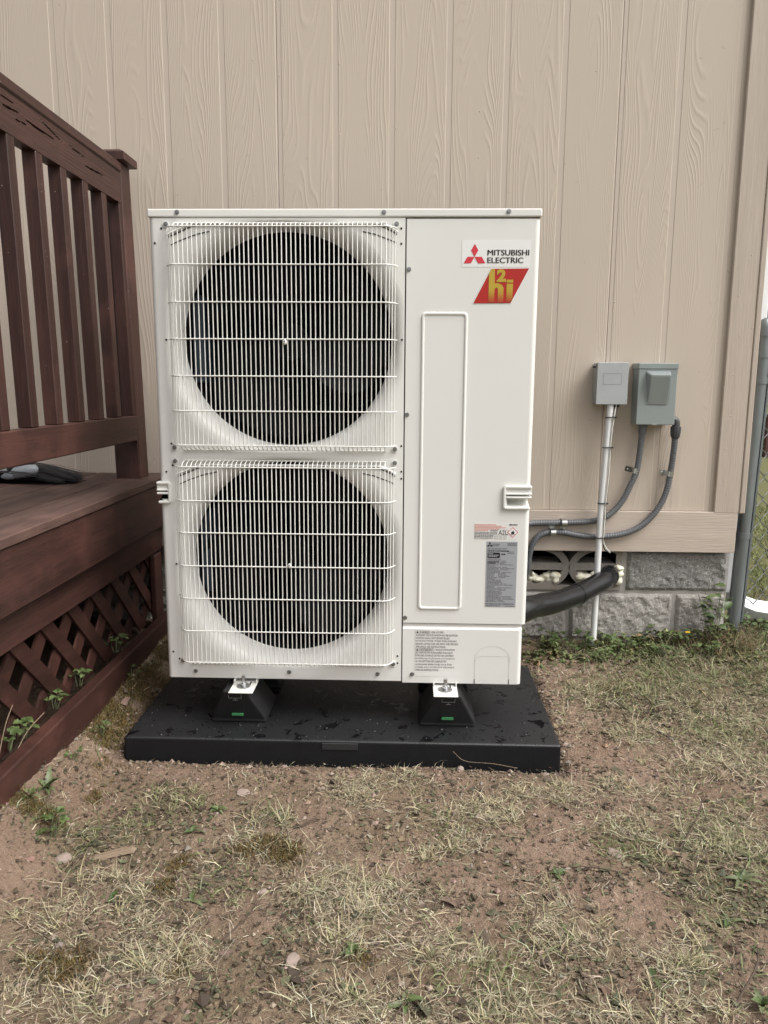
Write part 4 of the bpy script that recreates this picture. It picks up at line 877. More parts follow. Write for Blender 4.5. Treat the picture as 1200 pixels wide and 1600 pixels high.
# ================================================================== WALL HARDWARE
jb = thing('junction_box', 'smaller pale grey metal junction box with embossed lid on siding', 'electrical box', (1.44, .76, 1.066))
m = MB(); x0, x1, z0, z1 = -.056, .052, -.074, .073; bk = [(x0-.006,.0005,z0-.004),(x1-.010,.0005,z0-.004),(x1-.010,.0005,z1-.012),(x0-.006,.0005,z1-.012)]
m.bbox(x0, x1, -.070, -.001, z0, z1, .003, 2); m.build('box', MT['greybox'], jb)
MB().bbox(x0-.002, x1+.002, -.0735, -.0702, z0-.001, z1+.0015, .0012).build('lid', MT['greybox'], jb)
rim = MB()
P1, P2 = rrect(-.036,.030,-.004,.036,.003,2), rrect(-.0345,.0285,-.0025,.0345,.0025,2); k = len(P1)
rim.add([(x,-.0740,z) for x, z in P1]+[(x,-.0740,z) for x, z in P2], [(j,(j+1)%k,k+(j+1)%k,k+j) for j in range(k)]); rim.build('embossed_frame', mat('box_emboss', (.24,.25,.255), .5, bump=0), jb, False)
MB().cyl((x0-.003,-.045,z1-.012),(x0-.012,-.045,z1-.012),.006,10).build('lid_screw', MT['fitting'], jb)
MB().bbox(.018,.034,-.05,-.02,z0-.012,z0-.0005,.002).build('cable_clamp', MT['fitting'], jb)
dc = thing('disconnect_box', 'larger grey enamelled disconnect box with raised pull cover', 'electrical box', (1.597, .76, 1.03))
x0, x1, z0, z1 = -.068, .068, -.111, .108
MB().bbox(x0+.001, x1-.001, -.074, -.001, z0+.003, z1-.002, .002).build('body', MT['boxpaint'], dc)
MB().bbox(x0-.001, x1+.001, -.080, -.0742, z0, z1-.0205, .0025, 2).build('door', MT['boxpaint'], dc)
MB().bbox(x0-.003, x1+.003, -.0825, -.0005, z1-.020, z1+.001, .002).build('hood', MT['boxpaint'], dc)
kp = MB(); A = rrect(-.0445,.0445,-.0415,.081,.006,3); B = rrect(-.033,.037,-.038,.066,.006,3); C_ = rrect(-.031,.035,-.036,.060,.006,3); k = len(A)
ytop = lambda z: -.080-.026*max(0, (z+.034)/.09)
vs = [(x,-.0795,z) for x, z in A]+[(x, ytop(z)-.002, z) for x, z in B]+[(x, ytop(z)-.003, z) for x, z in C_]
kp.add(vs, [(i*k+j, i*k+(j+1)%k, (i+1)*k+(j+1)%k, (i+1)*k+j) for i in range(2) for j in range(k)]+[tuple(range(2*k,3*k))]); kp.build('pull_cover', MT['boxpaint'], dc)
MB().box(-.012, .006, -.0815, -.0803, z0-.0005, z0+.004).build('latch', MT['zinc'], dc)
MB().box(x1+.0031, x1+.0045, -.07, -.03, z1-.035, z1-.021).build('hinge_pin', MT['fitting'], dc)
# weathered white pipe from the junction box to the ground, cables tied along it
pp = thing('white_pipe', 'thin weathered white pipe with black ties standing against the wall', 'pipe', (1.43, .70, .05))
PV = [(1.440,.705,.993),(1.4325,.703,.83),(1.4255,.702,.64),(1.4235,.701,.49),(1.4205,.700,.02)]
PO = Vector((-1.43,-.70,-.05))
def rel_(pts, off=PO): return [Vector(p)+off for p in pts]
pcu = catmull(PV, 8); MB().tube(rel_(pcu), .0118, 16).build('pipe', MT['pvc'], pp)
for z in (.945, .835, .628, .497):
    p = min(pcu, key=lambda q: abs(q.z-z)); x = np.interp(z, [q[2] for q in PV[::-1]], [q[0] for q in PV[::-1]])
    ring = [Vector((x+.0135*math.cos(2*math.pi*i/24)+.0, .7025+.0150*math.sin(2*math.pi*i/24), z+.0016*math.cos(2*math.pi*i/24)))+PO for i in range(25)]
    ring = [Vector((p_.x+(.004 if p_.x > x+PO.x else 0), p_.y, p_.z)) for p_ in ring]
    MB().tube(ring, .0020, 6).build('zip_tie', MT['zip'], pp); MB().bbox(x+.014+PO.x, x+.021+PO.x, -.018, -.010, z-.0025+PO.z, z+.003+PO.z, .001).build('tie_head', MT['zip'], pp)
MB().tube(rel_(catmull([(1.462,.705,.995),(1.454,.694,.96),(1.4475,.692,.90),(1.4445,.692,.83),(1.4440,.690,.74),(1.4385,.690,.63),(1.4375,.690,.52),(1.4370,.692,.49),(1.446,.700,.465),(1.462,.705,.445),(1.469,.712,.437)], 6)), .0027, 7).build('white_cable', MT['cable'], pp)
MB().tube(rel_(catmull([(1.468,.705,.995),(1.456,.700,.95),(1.4495,.697,.88),(1.447,.697,.74),(1.4415,.695,.60),(1.4405,.696,.50),(1.4445,.705,.455),(1.470,.73,.435),(1.482,.79,.43)], 6)), .0020, 6).build('black_cable', MT['blackcable'], pp)
# ribbed flexible conduits
def conduit_mesh(pts, r, name, parent, off):
    P = catmull(pts, 14); L = [0.]
    for a, b in zip(P[:-1], P[1:]): L.append(L[-1]+(b-a).length)
    n = int(L[-1]/.0024); Q = []; 
    for i in range(n+1):
        s = L[-1]*i/n; j = max(0, min(len(P)-2, int(np.searchsorted(L, s))-1)); t = (s-L[j])/max(L[j+1]-L[j], 1e-9); Q.append(P[j].lerp(P[j+1], t)+Vector(off))
    rads = [r+(.00055 if i % 4 in (0, 1) else -.0004) for i in range(len(Q))]
    MB().tube(Q, rads, 12).build(name, MT['conduit'], parent)
def strap(parent, off, c, ang, ear):
    """two-hole strap round a conduit at c, conduit running at angle ang in the wall plane; the ear lies to one side"""
    d = Vector((math.cos(ang), 0, math.sin(ang))); q = Vector((-d.z, 0, d.x))*ear; c = Vector(c)+Vector(off); r = .0128; m = MB()
    prof = [q*(.034)+Vector((0,.0255,0)), q*.015+Vector((0,.0255,0))]+[q*(r*math.cos(a))+Vector((0, -r*math.sin(a), 0)) for a in np.linspace(.0, math.pi, 12)]+[q*(-r)+Vector((0,.0255,0))]
    w = .0095
    vs = [c+p-d*w for p in prof]+[c+p+d*w for p in prof]; k = len(prof)
    o = MB().add(vs, [(i,i+1,k+i+1,k+i) for i in range(k-1)]).build('strap', MT['strapm'], parent); sm_ = o.modifiers.new('s', 'SOLIDIFY'); sm_.thickness = .0014
    s_ = c+q*.025+Vector((0,.0255,0)); MB().ball((s_.x, s_.y-.002, s_.z), .0048, 1, (1,.7,1)).build('strap_screw', MT['zinc'], parent)
c1 = thing('flexible_conduit', 'grey ribbed conduit from underside of disconnect box, curving left along trim', 'conduit', (1.57, .735, .92), 'grey flexible conduits')
O1 = (-1.57,-.735,-.92)
conduit_mesh([(1.5655,.722,.905),(1.5645,.728,.84),(1.5570,.733,.745),(1.537,.734,.69),(1.515,.733,.64),(1.485,.732,.598),(1.447,.730,.568),(1.40,.730,.553),(1.3345,.731,.5475),(1.26,.731,.545),(1.1587,.725,.5415),(1.06,.65,.53),(1.0,.50,.50)], .0112, 'conduit', c1, O1)
MB().cyl(Vector((1.5655,.722,.915))+Vector(O1), Vector((1.5655,.722,.885))+Vector(O1), .0145, 20).cyl(Vector((1.5655,.722,.917))+Vector(O1), Vector((1.5655,.722,.910))+Vector(O1), .018, 6).build('fitting', MT['conduit'], c1)
strap(c1, O1, (1.5545,.7345,.745), R_(78), 1); strap(c1, O1, (1.295,.7200,.5465), R_(2), -1)
c2 = thing('flexible_conduit', 'grey ribbed conduit from side elbow of disconnect box, sweeping low to unit', 'conduit', (1.69, .735, .9), 'grey flexible conduits')
O2 = (-1.69,-.735,-.9)
conduit_mesh([(1.684,.715,.885),(1.6850,.722,.83),(1.683,.732,.755),(1.676,.7335,.69),(1.658,.733,.63),(1.628,.732,.580),(1.59,.731,.541),(1.548,.730,.5165),(1.49,.730,.500),(1.41,.730,.4935),(1.345,.729,.500),(1.289,.729,.5095),(1.240,.729,.508),(1.205,.728,.495),(1.182,.728,.465),(1.171,.732,.42),(1.168,.745,.36),(1.160,.79,.31)], .0112, 'conduit', c2, O2)
MB().tube(rel_(catmull([(1.658,.715,.935),(1.676,.715,.936),(1.6835,.715,.927),(1.684,.715,.905)], 5), Vector(O2)), .0135, 14).build('elbow', MT['fitting'], c2)
MB().tube([Vector(p)+Vector(O2) for p in ((1.684,.715,.912),(1.684,.715,.908),(1.684,.715,.890),(1.684,.715,.876),(1.684,.715,.868))], [.0185,.0190,.0185,.0165,.0130], 12, True, False).build('fitting', MT['fitting'], c2)
strap(c2, O2, (1.6815,.7335,.735), R_(83), 1); strap(c2, O2, (1.255,.7165,.5095), R_(3), 1)
# black line-set hose
hz = thing('line_set_hose', 'thick glossy black insulated hose from unit into block wall', 'hose', (1.25, .55, .3))
OH = (-1.25,-.55,-.3)
hpts = catmull([(1.00,.255,.30),(1.05,.28,.318),(1.10,.33,.327),(1.155,.395,.320),(1.21,.452,.313),(1.275,.52,.312),(1.332,.58,.313),(1.385,.632,.322),(1.430,.676,.330),(1.462,.712,.337),(1.484,.752,.338),(1.492,.80,.336)], 8)
hr = [.0395]*len(hpts)
for i in range(len(hpts)):
    s = i/len(hpts); hr[i] = .0405-.005*s+.0008*math.sin(i*.31)+.0035*math.exp(-((i-15)/3.)**2)-.0015*math.exp(-((i-22)/2.)**2)
MB().tube([p+Vector(OH) for p in hpts], hr, 28).build('hose', MT['hose'], hz)
i0 = 49
for i0, ex in ((46, .0016), (76, .0016)):
    MB().tube([p+Vector(OH) for p in hpts[i0:i0+3]], [hr[i0]+ex]*3, 28).build('tape_seam', MT['hose'], hz)
# spray foam in the openings
def foam(c, n, sx, sz, label, seed):
    random.seed(seed); t = thing('spray_foam', label, 'foam', c, 'cream spray foam plugs'); m = MB()
    for i in range(n): m.ball((random.uniform(-sx, sx), random.uniform(-.012, .02), random.uniform(-sz, sz)), random.uniform(.006, .0175), 2, (random.uniform(.8,1.5), 1, random.uniform(.7,1.1)), .22)
    o = m.build('foam_lump', MT['foam'], t); rm = o.modifiers.new('merge', 'REMESH'); rm.mode = 'VOXEL'; rm.voxel_size = .0030; rm.use_smooth_shade = True
    sm2 = o.modifiers.new('soften', 'SMOOTH'); sm2.factor = .6; sm2.iterations = 3
foam((1.232, .797, .318), 34, .060, .016, 'cream spray foam filling lower left opening of the vent block', 1)
foam((1.415, .797, .318), 22, .040, .015, 'cream spray foam filling lower right opening, behind white pipe', 2)
foam((1.520, .762, .345), 16, .008, .036, 'cream spray foam collar where black hose enters block wall', 3)
random.seed(11)

# ================================================================== BROOM on the deck
bro = thing('hand_broom', 'black-bristled broom head with grey handle lying on deck', 'broom', (-.555, .45, .7165))
m = MB()
for i in range(900):
    y0, z0 = random.gauss(0, .017), abs(random.gauss(.034, .020))
    z0 = min(z0, .072); L = random.uniform(.24, .30); x0 = -.17; dz = -z0*.55; pts = []
    for s in (0, .35, .7, 1): pts.append(Vector((x0+L*s, y0*(1+.6*s), max(.002, z0+dz*s*s+random.uniform(-.002,.002)+.004*math.sin(3*s)))))
    w = Vector((0, .0016, .0010))
    m.add([p+w*(1-.6*k/3) for k, p in enumerate(pts)]+[p-w*(1-.6*k/3) for k, p in enumerate(pts)], [(k,k+1,5+k,4+k) for k in range(3)])
tag(m.build('bristles', MT['bristle'], bro, False), kind='stuff')
MB().tube([(-.19,0,.030),(-.12,0,.034),(-.04,0,.032),(.02,0,.026),(.06,0,.016)], [.030,.034,.031,.022,.006], 14).build('bristle_core', MT['bristle'], bro)
MB().tube([(-.085,-.045,.036),(-.07,-.045,.039),(-.025,-.046,.046),(.0,-.046,.050),(.008,-.044,.050)], [.010,.020,.0215,.019,.008], 16).build('ferrule', MT['broomgrey'], bro)
MB().tube([(-.118,-.050,.026),(-.105,-.050,.028),(-.078,-.050,.031),(-.064,-.048,.034)], [.004,.011,.014,.010], 14).build('socket', MT['broomgrey'], bro)
MB().tube([(-.62,-.02,.045),(-.30,-.035,.047),(-.10,-.040,.050)], .0105, 14).build('handle', MT['broomhandle'], bro)

# ================================================================== GROUND COVER
def allowed(x, y):
    inpad = (x > PADX0-.004) & (x < PADX1+.004) & (y > PADY0-.003) & (y < PADY1+.004)
    return ~inpad & (x > -.215) & (y < .755) | ((x > 2.03) & (y > .0))
def sample(n, wf, x0=-.21, x1=2.35, y0=-1.22, y1=1.0):
    X = []; Y_ = []; tot = 0
    while tot < n:
        x = rng.uniform(x0, x1, 60000); y = rng.uniform(y0, y1, 60000)
        w = np.where(allowed(x, y), wf(x, y), 0); k = rng.random(60000) < w
        X.append(x[k]); Y_.append(y[k]); tot += k.sum()
        if tot == 0: break
    return np.concatenate(X)[:n], np.concatenate(Y_)[:n]
def set_col(me, c):
    a = me.color_attributes.new('col', 'FLOAT_COLOR', 'POINT'); a.data.foreach_set('color', np.concatenate([c, np.ones((len(c),1))], 1).reshape(-1).astype(np.float32))
def blades(name, x, y, az, el, L, w, bend, col, m, wob=.0, lift=.001):
    n = len(x); S = np.array([0, .33, .68, 1.]); base = gh(x, y)
    hx, hy = np.cos(az), np.sin(az); V = np.zeros((n, 7, 3))
    curl = rng.normal(0, wob, n)
    for i, s in enumerate(S):
        a2 = az+curl*s; px = x+np.cos(a2)*np.cos(el)*L*s; py = y+np.sin(a2)*np.cos(el)*L*s
        pz = np.maximum(base+np.sin(el)*L*s-bend*L*s*s, gz(px, py)-.004+.0)+lift+.0012*i
        if i < 3:
            ww = w*(1, .95, .7)[i]*.5
            tw = rng.uniform(-.6, .6, n)
            V[:, 2*i] = np.stack([px-hy*ww, py+hx*ww, pz+tw*ww], -1); V[:, 2*i+1] = np.stack([px+hy*ww, py-hx*ww, pz-tw*ww], -1)
        else: V[:, 6] = np.stack([px, py, pz], -1)
    o = (np.arange(n)*7)[:, None]
    q = np.concatenate([o+np.array([[0,1,3,2]]), o+np.array([[2,3,5,4]])], 0).tolist(); t = (o+np.array([[4,5,6]])).tolist()
    me = bpy.data.meshes.new(name); me.from_pydata(V.reshape(-1, 3).tolist(), [], q+t); set_col(me, np.repeat(col, 7, 0)); me.materials.append(m)
    return link(name, me)
def pick(cols, n, jit=.18):
    c = np.array(cols)[rng.integers(0, len(cols), n)]; return np.clip(c*(1+rng.normal(0, jit, (n, 1)))*(1+rng.normal(0, .05, (n, 3))), .01, .9)
def wS(x, y): 
    B = field('B', x, y); n = fbm(x*13, y*13, 3, 12)
    return np.clip((.95*field('S', x, y)+.25*field('G', x, y)+.07*sstep(.45, .66, n))*(1-.9*B)*sstep(.35, .55, fbm(x*28, y*28, 2, 15)+.08), 0, 1)
def wG(x, y):
    B = field('B', x, y); n = fbm(x*7, y*7, 3, 22)
    edge = sstep(.55, .72, y)*sstep(1.13, 1.3, x)
    right = sstep(1.25, 1.6, x)*.32
    return np.clip((.9*field('G', x, y)+.05*sstep(.45, .7, n)+.5*edge+right*sstep(.4,.6,n)+.6*((x > 2.03) & (y > .3)))*(1-.9*B), 0, 1)
# --- straw: matted, nearly flat dry blades
N = 21000; x, y = sample(N, wS); n = len(x)
az = rng.uniform(0, 2*math.pi, n)+.8*(fbm(x*6, y*6, 2, 30)-.5)*6
straw = pick([(.56,.49,.33),(.47,.40,.27),(.64,.58,.42),(.35,.29,.19),(.28,.22,.15),(.42,.37,.24)], n)
o = blades('dry_straw', x, y, az, np.abs(rng.normal(.22, .22, n)), rng.gamma(3.6, .0088, n)+.004, rng.uniform(.0008, .0019, n), rng.uniform(.05, .35, n), straw, MT['blade_attr'], .9)
tag(o, 'matted dry straw-coloured grass over bare soil', 'dry grass', kind='stuff')
# --- brown thatch: short broken stems everywhere
N = 13000; x, y = sample(N, lambda x, y: (.25+.6*sstep(.4, .62, fbm(x*8, y*8, 3, 61))+.5*field('L', x, y)+.3*field('S', x, y))*(1-.7*field('B', x, y))); n = len(x)
o = blades('broken_thatch', x, y, rng.uniform(0, 2*math.pi, n), np.abs(rng.normal(.05, .18, n)), rng.gamma(3.5, .0042, n)+.003, rng.uniform(.0009, .0021, n), rng.uniform(0, .2, n), pick([(.19,.135,.095),(.26,.19,.135),(.125,.092,.065),(.36,.29,.20),(.48,.41,.30),(.14,.13,.075)], n), MT['blade_attr'], .5)
tag(o, 'short broken brown stems littering the soil', 'thatch', kind='stuff')
# --- tufts of clipped pale grass standing in bundles
cx, cy = sample(210, lambda x, y: np.clip(.9*field('S', x, y)+.6*field('G', x, y), 0, 1)); bx_, by_ = [], []; az_, el_ = [], []
rep = rng.integers(14, 34, len(cx)); X = np.repeat(cx, rep)+rng.normal(0, .006, rep.sum()); Y_ = np.repeat(cy, rep)+rng.normal(0, .006, rep.sum()); n = len(X)
ok = allowed(X, Y_); X, Y_ = X[ok], Y_[ok]; n = len(X)
gf = np.clip(field('G', X, Y_)-.4*field('S', X, Y_)+rng.normal(0, .25, n), 0, 1)[:, None]
col = pick([(.54,.47,.31),(.46,.40,.25),(.36,.33,.18)], n)*(1-gf)+pick([(.15,.19,.07),(.21,.24,.10),(.28,.29,.13)], n)*gf
o = blades('grass_tufts', X, Y_, rng.uniform(0, 2*math.pi, n), rng.uniform(.15, 1.1, n), rng.gamma(6, .0058, n), rng.uniform(.0012, .0022, n), rng.uniform(.1, .5, n), col, MT['blade_attr'], .5)
tag(o, 'small clipped tufts of pale grass scattered over the yard', 'grass', kind='stuff')
# --- green grass
N = 12500; x, y = sample(N, wG); n = len(x)
col = pick([(.11,.15,.05),(.165,.20,.075),(.21,.235,.105),(.30,.29,.155),(.09,.12,.042),(.40,.36,.22)], n)
el = rng.uniform(.1, 1.0, n)*(1-.35*sstep(.3, -.5, y))
o = blades('green_grass', x, y, rng.uniform(0, 2*math.pi, n), el, rng.gamma(5, .0075, n)*(1+.35*sstep(.3, .7, y)), rng.uniform(.0013, .0026, n), rng.uniform(.1, .6, n), col, MT['blade_attr'], .6)
tag(o, 'short dull green grass thickest along the house wall and right side', 'grass', kind='stuff')
# --- lawn beyond the fence
n = 9000; x = rng.uniform(2.02, 3.6, n); y = rng.uniform(.4, 4.0, n)
o = blades('lawn_grass', x, y, rng.uniform(0, 2*math.pi, n), rng.uniform(.4, 1.3, n), rng.uniform(.03, .075, n), rng.uniform(.003, .006, n), rng.uniform(.1, .6, n), pick([(.10,.15,.04),(.15,.20,.06),(.21,.25,.09),(.30,.30,.13)], n), MT['blade_attr'], .5)
tag(o, 'green lawn seen through the chain-link mesh', 'lawn', kind='stuff')
# --- moss
def wM(x, y): return np.clip(field('M', x, y)**1.3+.55*sstep(-.03, -.15, x)*sstep(-.35,-.1,y)*sstep(.42, .6, fbm(x*14, y*14, 3, 41)), 0, 1)
N = 15000; x, y = sample(N, wM, -.21, 1.7); n = len(x)
col = pick([(.17,.11,.032),(.13,.10,.03),(.21,.15,.05),(.10,.09,.03),(.16,.085,.03)], n)
o = blades('moss', x, y, rng.uniform(0, 2*math.pi, n), rng.uniform(.3, 1.4, n), rng.uniform(.005, .013, n), rng.uniform(.0012, .0022, n), rng.uniform(0, .3, n), col, MT['blade_attr'])
tag(o, 'brown and olive moss cushions beside the deck and in the dirt', 'moss', kind='stuff')
# --- leaf litter: crumpled small leaf fragments
def wL(x, y): return np.clip(.9*field('L', x, y)+.12+.16*sstep(.45, .65, fbm(x*10, y*10, 3, 52)), 0, 1)*(1-.75*field('B', x, y))
N = 16000; x, y = sample(N, wL); n = len(x); base = gh(x, y)
s = rng.gamma(2.4, .0017, n)+.0014; az = rng.uniform(0, 2*math.pi, n); asp = rng.uniform(.3, .75, n); ca_, sa_ = np.cos(az), np.sin(az)
V = np.zeros((n, 6, 3)); lay = [(-1,0),(-.35,1),(.4,.8),(1,.1),(.35,-.9),(-.4,-.7)]
for i, (a, b) in enumerate(lay):
    a = a+rng.normal(0, .15, n); b = (b+rng.normal(0, .2, n))*asp
    V[:, i] = np.stack([x+(a*ca_-b*sa_)*s, y+(a*sa_+b*ca_)*s, base+.0015+np.abs(rng.normal(0, .28, n))*s], -1)
o_ = (np.arange(n)*6)[:, None]; q = np.concatenate([o_+np.array([[0,1,2,5]]), o_+np.array([[2,3,4,5]])], 0).tolist()
me = bpy.data.meshes.new('leaf_litter'); me.from_pydata(V.reshape(-1, 3).tolist(), [], q)
set_col(me, np.repeat(pick([(.085,.062,.042),(.13,.10,.066),(.10,.098,.055),(.135,.135,.075),(.07,.048,.036),(.24,.19,.13),(.19,.13,.092),(.12,.085,.06),(.075,.072,.042)], n), 6, 0)); me.materials.append(MT['blade_attr'])
tag(link('leaf_litter', me), 'crumbled dead leaf fragments strewn over the soil', 'leaf litter', kind='stuff')
# --- crumbs of soil and fine gravel
def wP(x, y):
    pdist = np.maximum(np.maximum(PADX0-x, x-PADX1), np.maximum(PADY0-y, y-PADY1)); return np.clip(.15+.5*np.exp(-(pdist/.06)**2), 0, 1)
N = 13000; x, y = sample(N, wP); n = len(x); base = gh(x, y); s = rng.gamma(2.2, .0011, n)+.0009
oc = np.array([(1,0,0),(0,1,0),(-1,0,0),(0,-1,0),(0,0,1),(0,0,-.6)]); V = np.zeros((n, 6, 3)); az = rng.uniform(0, 6.28, n)
for i, d in enumerate(oc):
    k = s*rng.uniform(.7, 1.3, n); V[:, i] = np.stack([x+(d[0]*np.cos(az)-d[1]*np.sin(az))*k, y+(d[0]*np.sin(az)+d[1]*np.cos(az))*k, base+s*.3+d[2]*k*.75], -1)
o_ = (np.arange(n)*6)[:, None]; F = [(0,1,4),(1,2,4),(2,3,4),(3,0,4),(1,0,5),(2,1,5),(3,2,5),(0,3,5)]; q = np.concatenate([o_+np.array([f]) for f in F], 0).tolist()
me = bpy.data.meshes.new('soil_crumbs'); me.from_pydata(V.reshape(-1, 3).tolist(), [], q)
set_col(me, np.repeat(pick([(.25,.175,.125),(.20,.138,.098),(.30,.22,.165),(.16,.11,.08),(.36,.285,.23)], n), 6, 0)); me.materials.append(MT['blade_attr'])
tag(link('soil_crumbs', me), 'fine gravel and soil crumbs lying on the bare ground', 'gravel', kind='stuff')

# --- low leafy cover along the foot of the wall
n = 3400; x = rng.uniform(1.14, 2.06, n); y = .745-np.abs(rng.normal(0, .13, n)); k = (fbm(x*11, y*11, 3, 71)-.25*(.745-y) > .50) & (y > .45); x, y = x[k], y[k]; n = len(x)
hgt = rng.uniform(.0, .05, n)*np.exp(-((.745-y)/.09)**2)+.003; base = gh(x, y)+hgt
s = rng.uniform(.005, .0115, n); az = rng.uniform(0, 2*math.pi, n); ca_, sa_ = np.cos(az), np.sin(az); tx, ty = rng.normal(0, .45, n), rng.normal(-.25, .45, n)
V = np.zeros((n, 7, 3)); lay = [(-1,0),(-.2,.75),(.35,.45),(1,.15),(.75,-.35),(.05,-.8),(-.5,-.3)]
for i, (a, b) in enumerate(lay):
    dx = (a*ca_-b*sa_)*s; dy = (a*sa_+b*ca_)*s; V[:, i] = np.stack([x+dx, np.minimum(y+dy, .775), base+dx*tx+dy*ty+.001], -1)
me = bpy.data.meshes.new('leafy_cover'); me.from_pydata(V.reshape(-1, 3).tolist(), [], (np.arange(n)[:, None]*7+np.arange(7)[None]).tolist())
set_col(me, np.repeat(pick([(.13,.17,.055),(.17,.21,.07),(.22,.25,.09),(.28,.26,.11),(.09,.12,.04),(.24,.17,.08)], n), 7, 0)); me.materials.append(MT['blade_attr'])
tag(link('leafy_cover', me), 'low creeping green leaves along the foot of the block wall', 'ground cover', kind='stuff')

# ================================================================== SINGLE STONES, TWIGS, LEAVES
def stone(x, y, r, label, sq=(1.2,.9,.7), m='stone'):
    mb = MB().ball((0,0,0), r*.85, 2, sq, .20); mb.smooth = [False]*len(mb.smooth); o = mb.build('stone', MT[m])
    o.location = (x, y, float(gh(x, y))+r*sq[2]*.2); o.rotation_euler = (random.random()*.5, random.random()*.5, random.random()*6)
    tag(o, label, 'stone', 'stones lying on the soil')
stone(-.062, -.589, .020, 'square-ish grey-brown stone beside the wood chip on the left')
stone(.362, -.135, .0125, 'rounded pink stone against the pad edge below the left fan')
stone(.862, -.137, .0135, 'rounded pink stone against pad front, below the right riser')
stone(1.100, -.142, .0115, 'flat pale stone at the right front corner of the pad', (1.4,1,.6))
stone(1.128, -.137, .0085, 'upper of the two small pale stones at the pad corner', (1.3,1,.6))
stone(.795, -.134, .007, 'tiny pale stone at pad front left of the pink one')
stone(.520, -.138, .007, 'tiny tan stone at the pad edge under the moulded plate')
stone(.502, -.884, .017, 'largest pinkish stone half buried near the bottom left centre', (1.3,.9,.5))
stone(1.185, .01, .012, 'small brown stone beside the right edge of the pad')
stone(1.190, .155, .011, 'brown stone along the pad right side, farther back')
stone(1.503, .69, .016, 'pale flat stone at the foot of the white pipe', (1.6,.9,.5))
stone(.284, -.304, .014, 'flat reddish stone in the dirt left of the straw tuft', (1.5,1,.4))
stone(1.196, -.521, .020, 'flat pink stone in the bare patch on the right', (1.5,.8,.35))
stone(.751, -.551, .009, 'small tan pebble in the bare patch at centre')
stone(.407, -.688, .010, 'small round pebble left of the matted straw')
def twig(a, b, h0, h1, label, r=.0018, bow=.02):
    a = np.array(a); b = np.array(b); m_ = (a+b)/2
    za, zb = float(gh(a[0], a[1])), float(gh(b[0], b[1])); p = [(a[0],a[1],za+h0),(m_[0]+bow,m_[1]+bow*.5,(za+zb)/2+(h0+h1)/2+.006),(b[0],b[1],zb+h1)]
    P = catmull(p, 7); o = Vector((a[0],a[1],za)); mb = MB().tube([q-o for q in P], [r*(1.15-.7*i/len(P)) for i in range(len(P))], 6)
    j = len(P)*2//3; mb.tube([P[j]-o, P[j]-o+Vector((bow*.8,.012,.014))], [r*.6, r*.3], 5)
    ob = mb.build('twig', MT['twig']); ob.location = o; tag(ob, label, 'twig', 'dead twigs and stems')
twig((1.341,-.503),(1.47,-.30),.002,.05,'longest dark twig rising from the bare patch at right', .0022)
twig((.719,-.791),(.775,-.69),.002,.012,'dark twig lying across soil at the centre, right of the straw')
twig((.470,-.695),(.503,-.694),.003,.003,'short bent twig left of the big straw mat', .0022, .006)
twig((.503,-.697),(.500,-.775),.003,.002,'twig end pointing to the viewer left of the straw mat', .002, .004)
twig((.936,-.809),(.972,-.70),.001,.03,'upright stem in the pale grass at lower right of centre', .0017)
twig((1.285,-.958),(1.36,-.86),.002,.05,'dark stem near the bottom right corner', .002)
twig((.354,-.832),(.40,-.718),.002,.006,'pale-tipped stem slanting over soil at lower left', .0016)
twig((.456,-.449),(.498,-.412),.003,.004,'short pale stick in the bare patch under the left riser', .0022, .003)
twig((.36,-.40),(.44,-.54),.002,.006,'thin stem beside the left bare patch', .0012)
twig((.686,-1.014),(.70,-.965),.001,.03,'short dark stem at the bottom centre edge', .0015)
twig((.02,-.86),(.05,-.93),.02,.001,'thin dark stem at the lower left', .0014)
twig((1.20,-.60),(1.02,-.58),.003,.004,'long thin creeping stem in the right-hand dirt', .0014, .01)
chip = MB().add([(-.055,-.010,0),(.05,-.014,.002),(.062,.0,.004),(.03,.013,.002),(-.05,.010,.0),(-.05,-.006,.012),(.045,-.009,.015),(.052,0,.014),(.025,.009,.013),(-.045,.007,.010)], [(0,1,6,5),(1,2,7,6),(2,3,8,7),(3,4,9,8),(4,0,5,9),(5,6,7,8,9)])
oc_ = chip.build('wood_chip', MT['chip']); [None for _ in ()]; oc_.scale = (.85, .75, .8); oc_.location = (.045, -.575, float(gh(.045,-.575))+.002); oc_.rotation_euler = (0, 0, .45); tag(oc_, 'long splintered piece of weathered wood lying beside a stone', 'wood chip')
sk = MB().tube(catmull([(.84,PADY0-.006,.045),(.875,PADY0-.008,.018),(.95,PADY0-.012,.014),(1.02,PADY0-.016,.004)], 6), .0007, 6).build('grass_stalk', MT['chip']); tag(sk, 'pale dry stalk leaning on the front of the pad', 'stalk')

# leaves and weeds
def leaf_mesh(name, L, W, teeth, depth, fold, m, lobed=False):
    n = 15; vs = []
    for i in range(n):
        t = i/(n-1); env = math.sin(math.pi*min(1, t*.97+.03)**(.75 if not lobed else 1.1))**.8
        w = W*env*(1-depth*(.5+.5*math.cos(t*teeth*2*math.pi))); z = .10*L*math.sin(t*math.pi)-.06*L*t*t
        y = L*t; vs += [(-w, y-.15*w, z+fold*w), (0, y, z), (w, y-.15*w, z+fold*w)]
    fs = []
    for i in range(n-1):
        a = i*3; fs += [(a,a+1,a+4,a+3),(a+1,a+2,a+5,a+4)]
    me = MB().add(vs, fs, True).mesh(name, m); return me
LF = [leaf_mesh('leaf', .045, .013, 4.5, .25, .5, MT['leaf']), leaf_mesh('leaf', .030, .0125, 3.5, .35, .35, MT['leaf'], True), leaf_mesh('leaf', .06, .010, 5.5, .45, .4, MT['leafdull']), leaf_mesh('leaf', .022, .010, 2.5, .3, .4, MT['leaf'], True)]
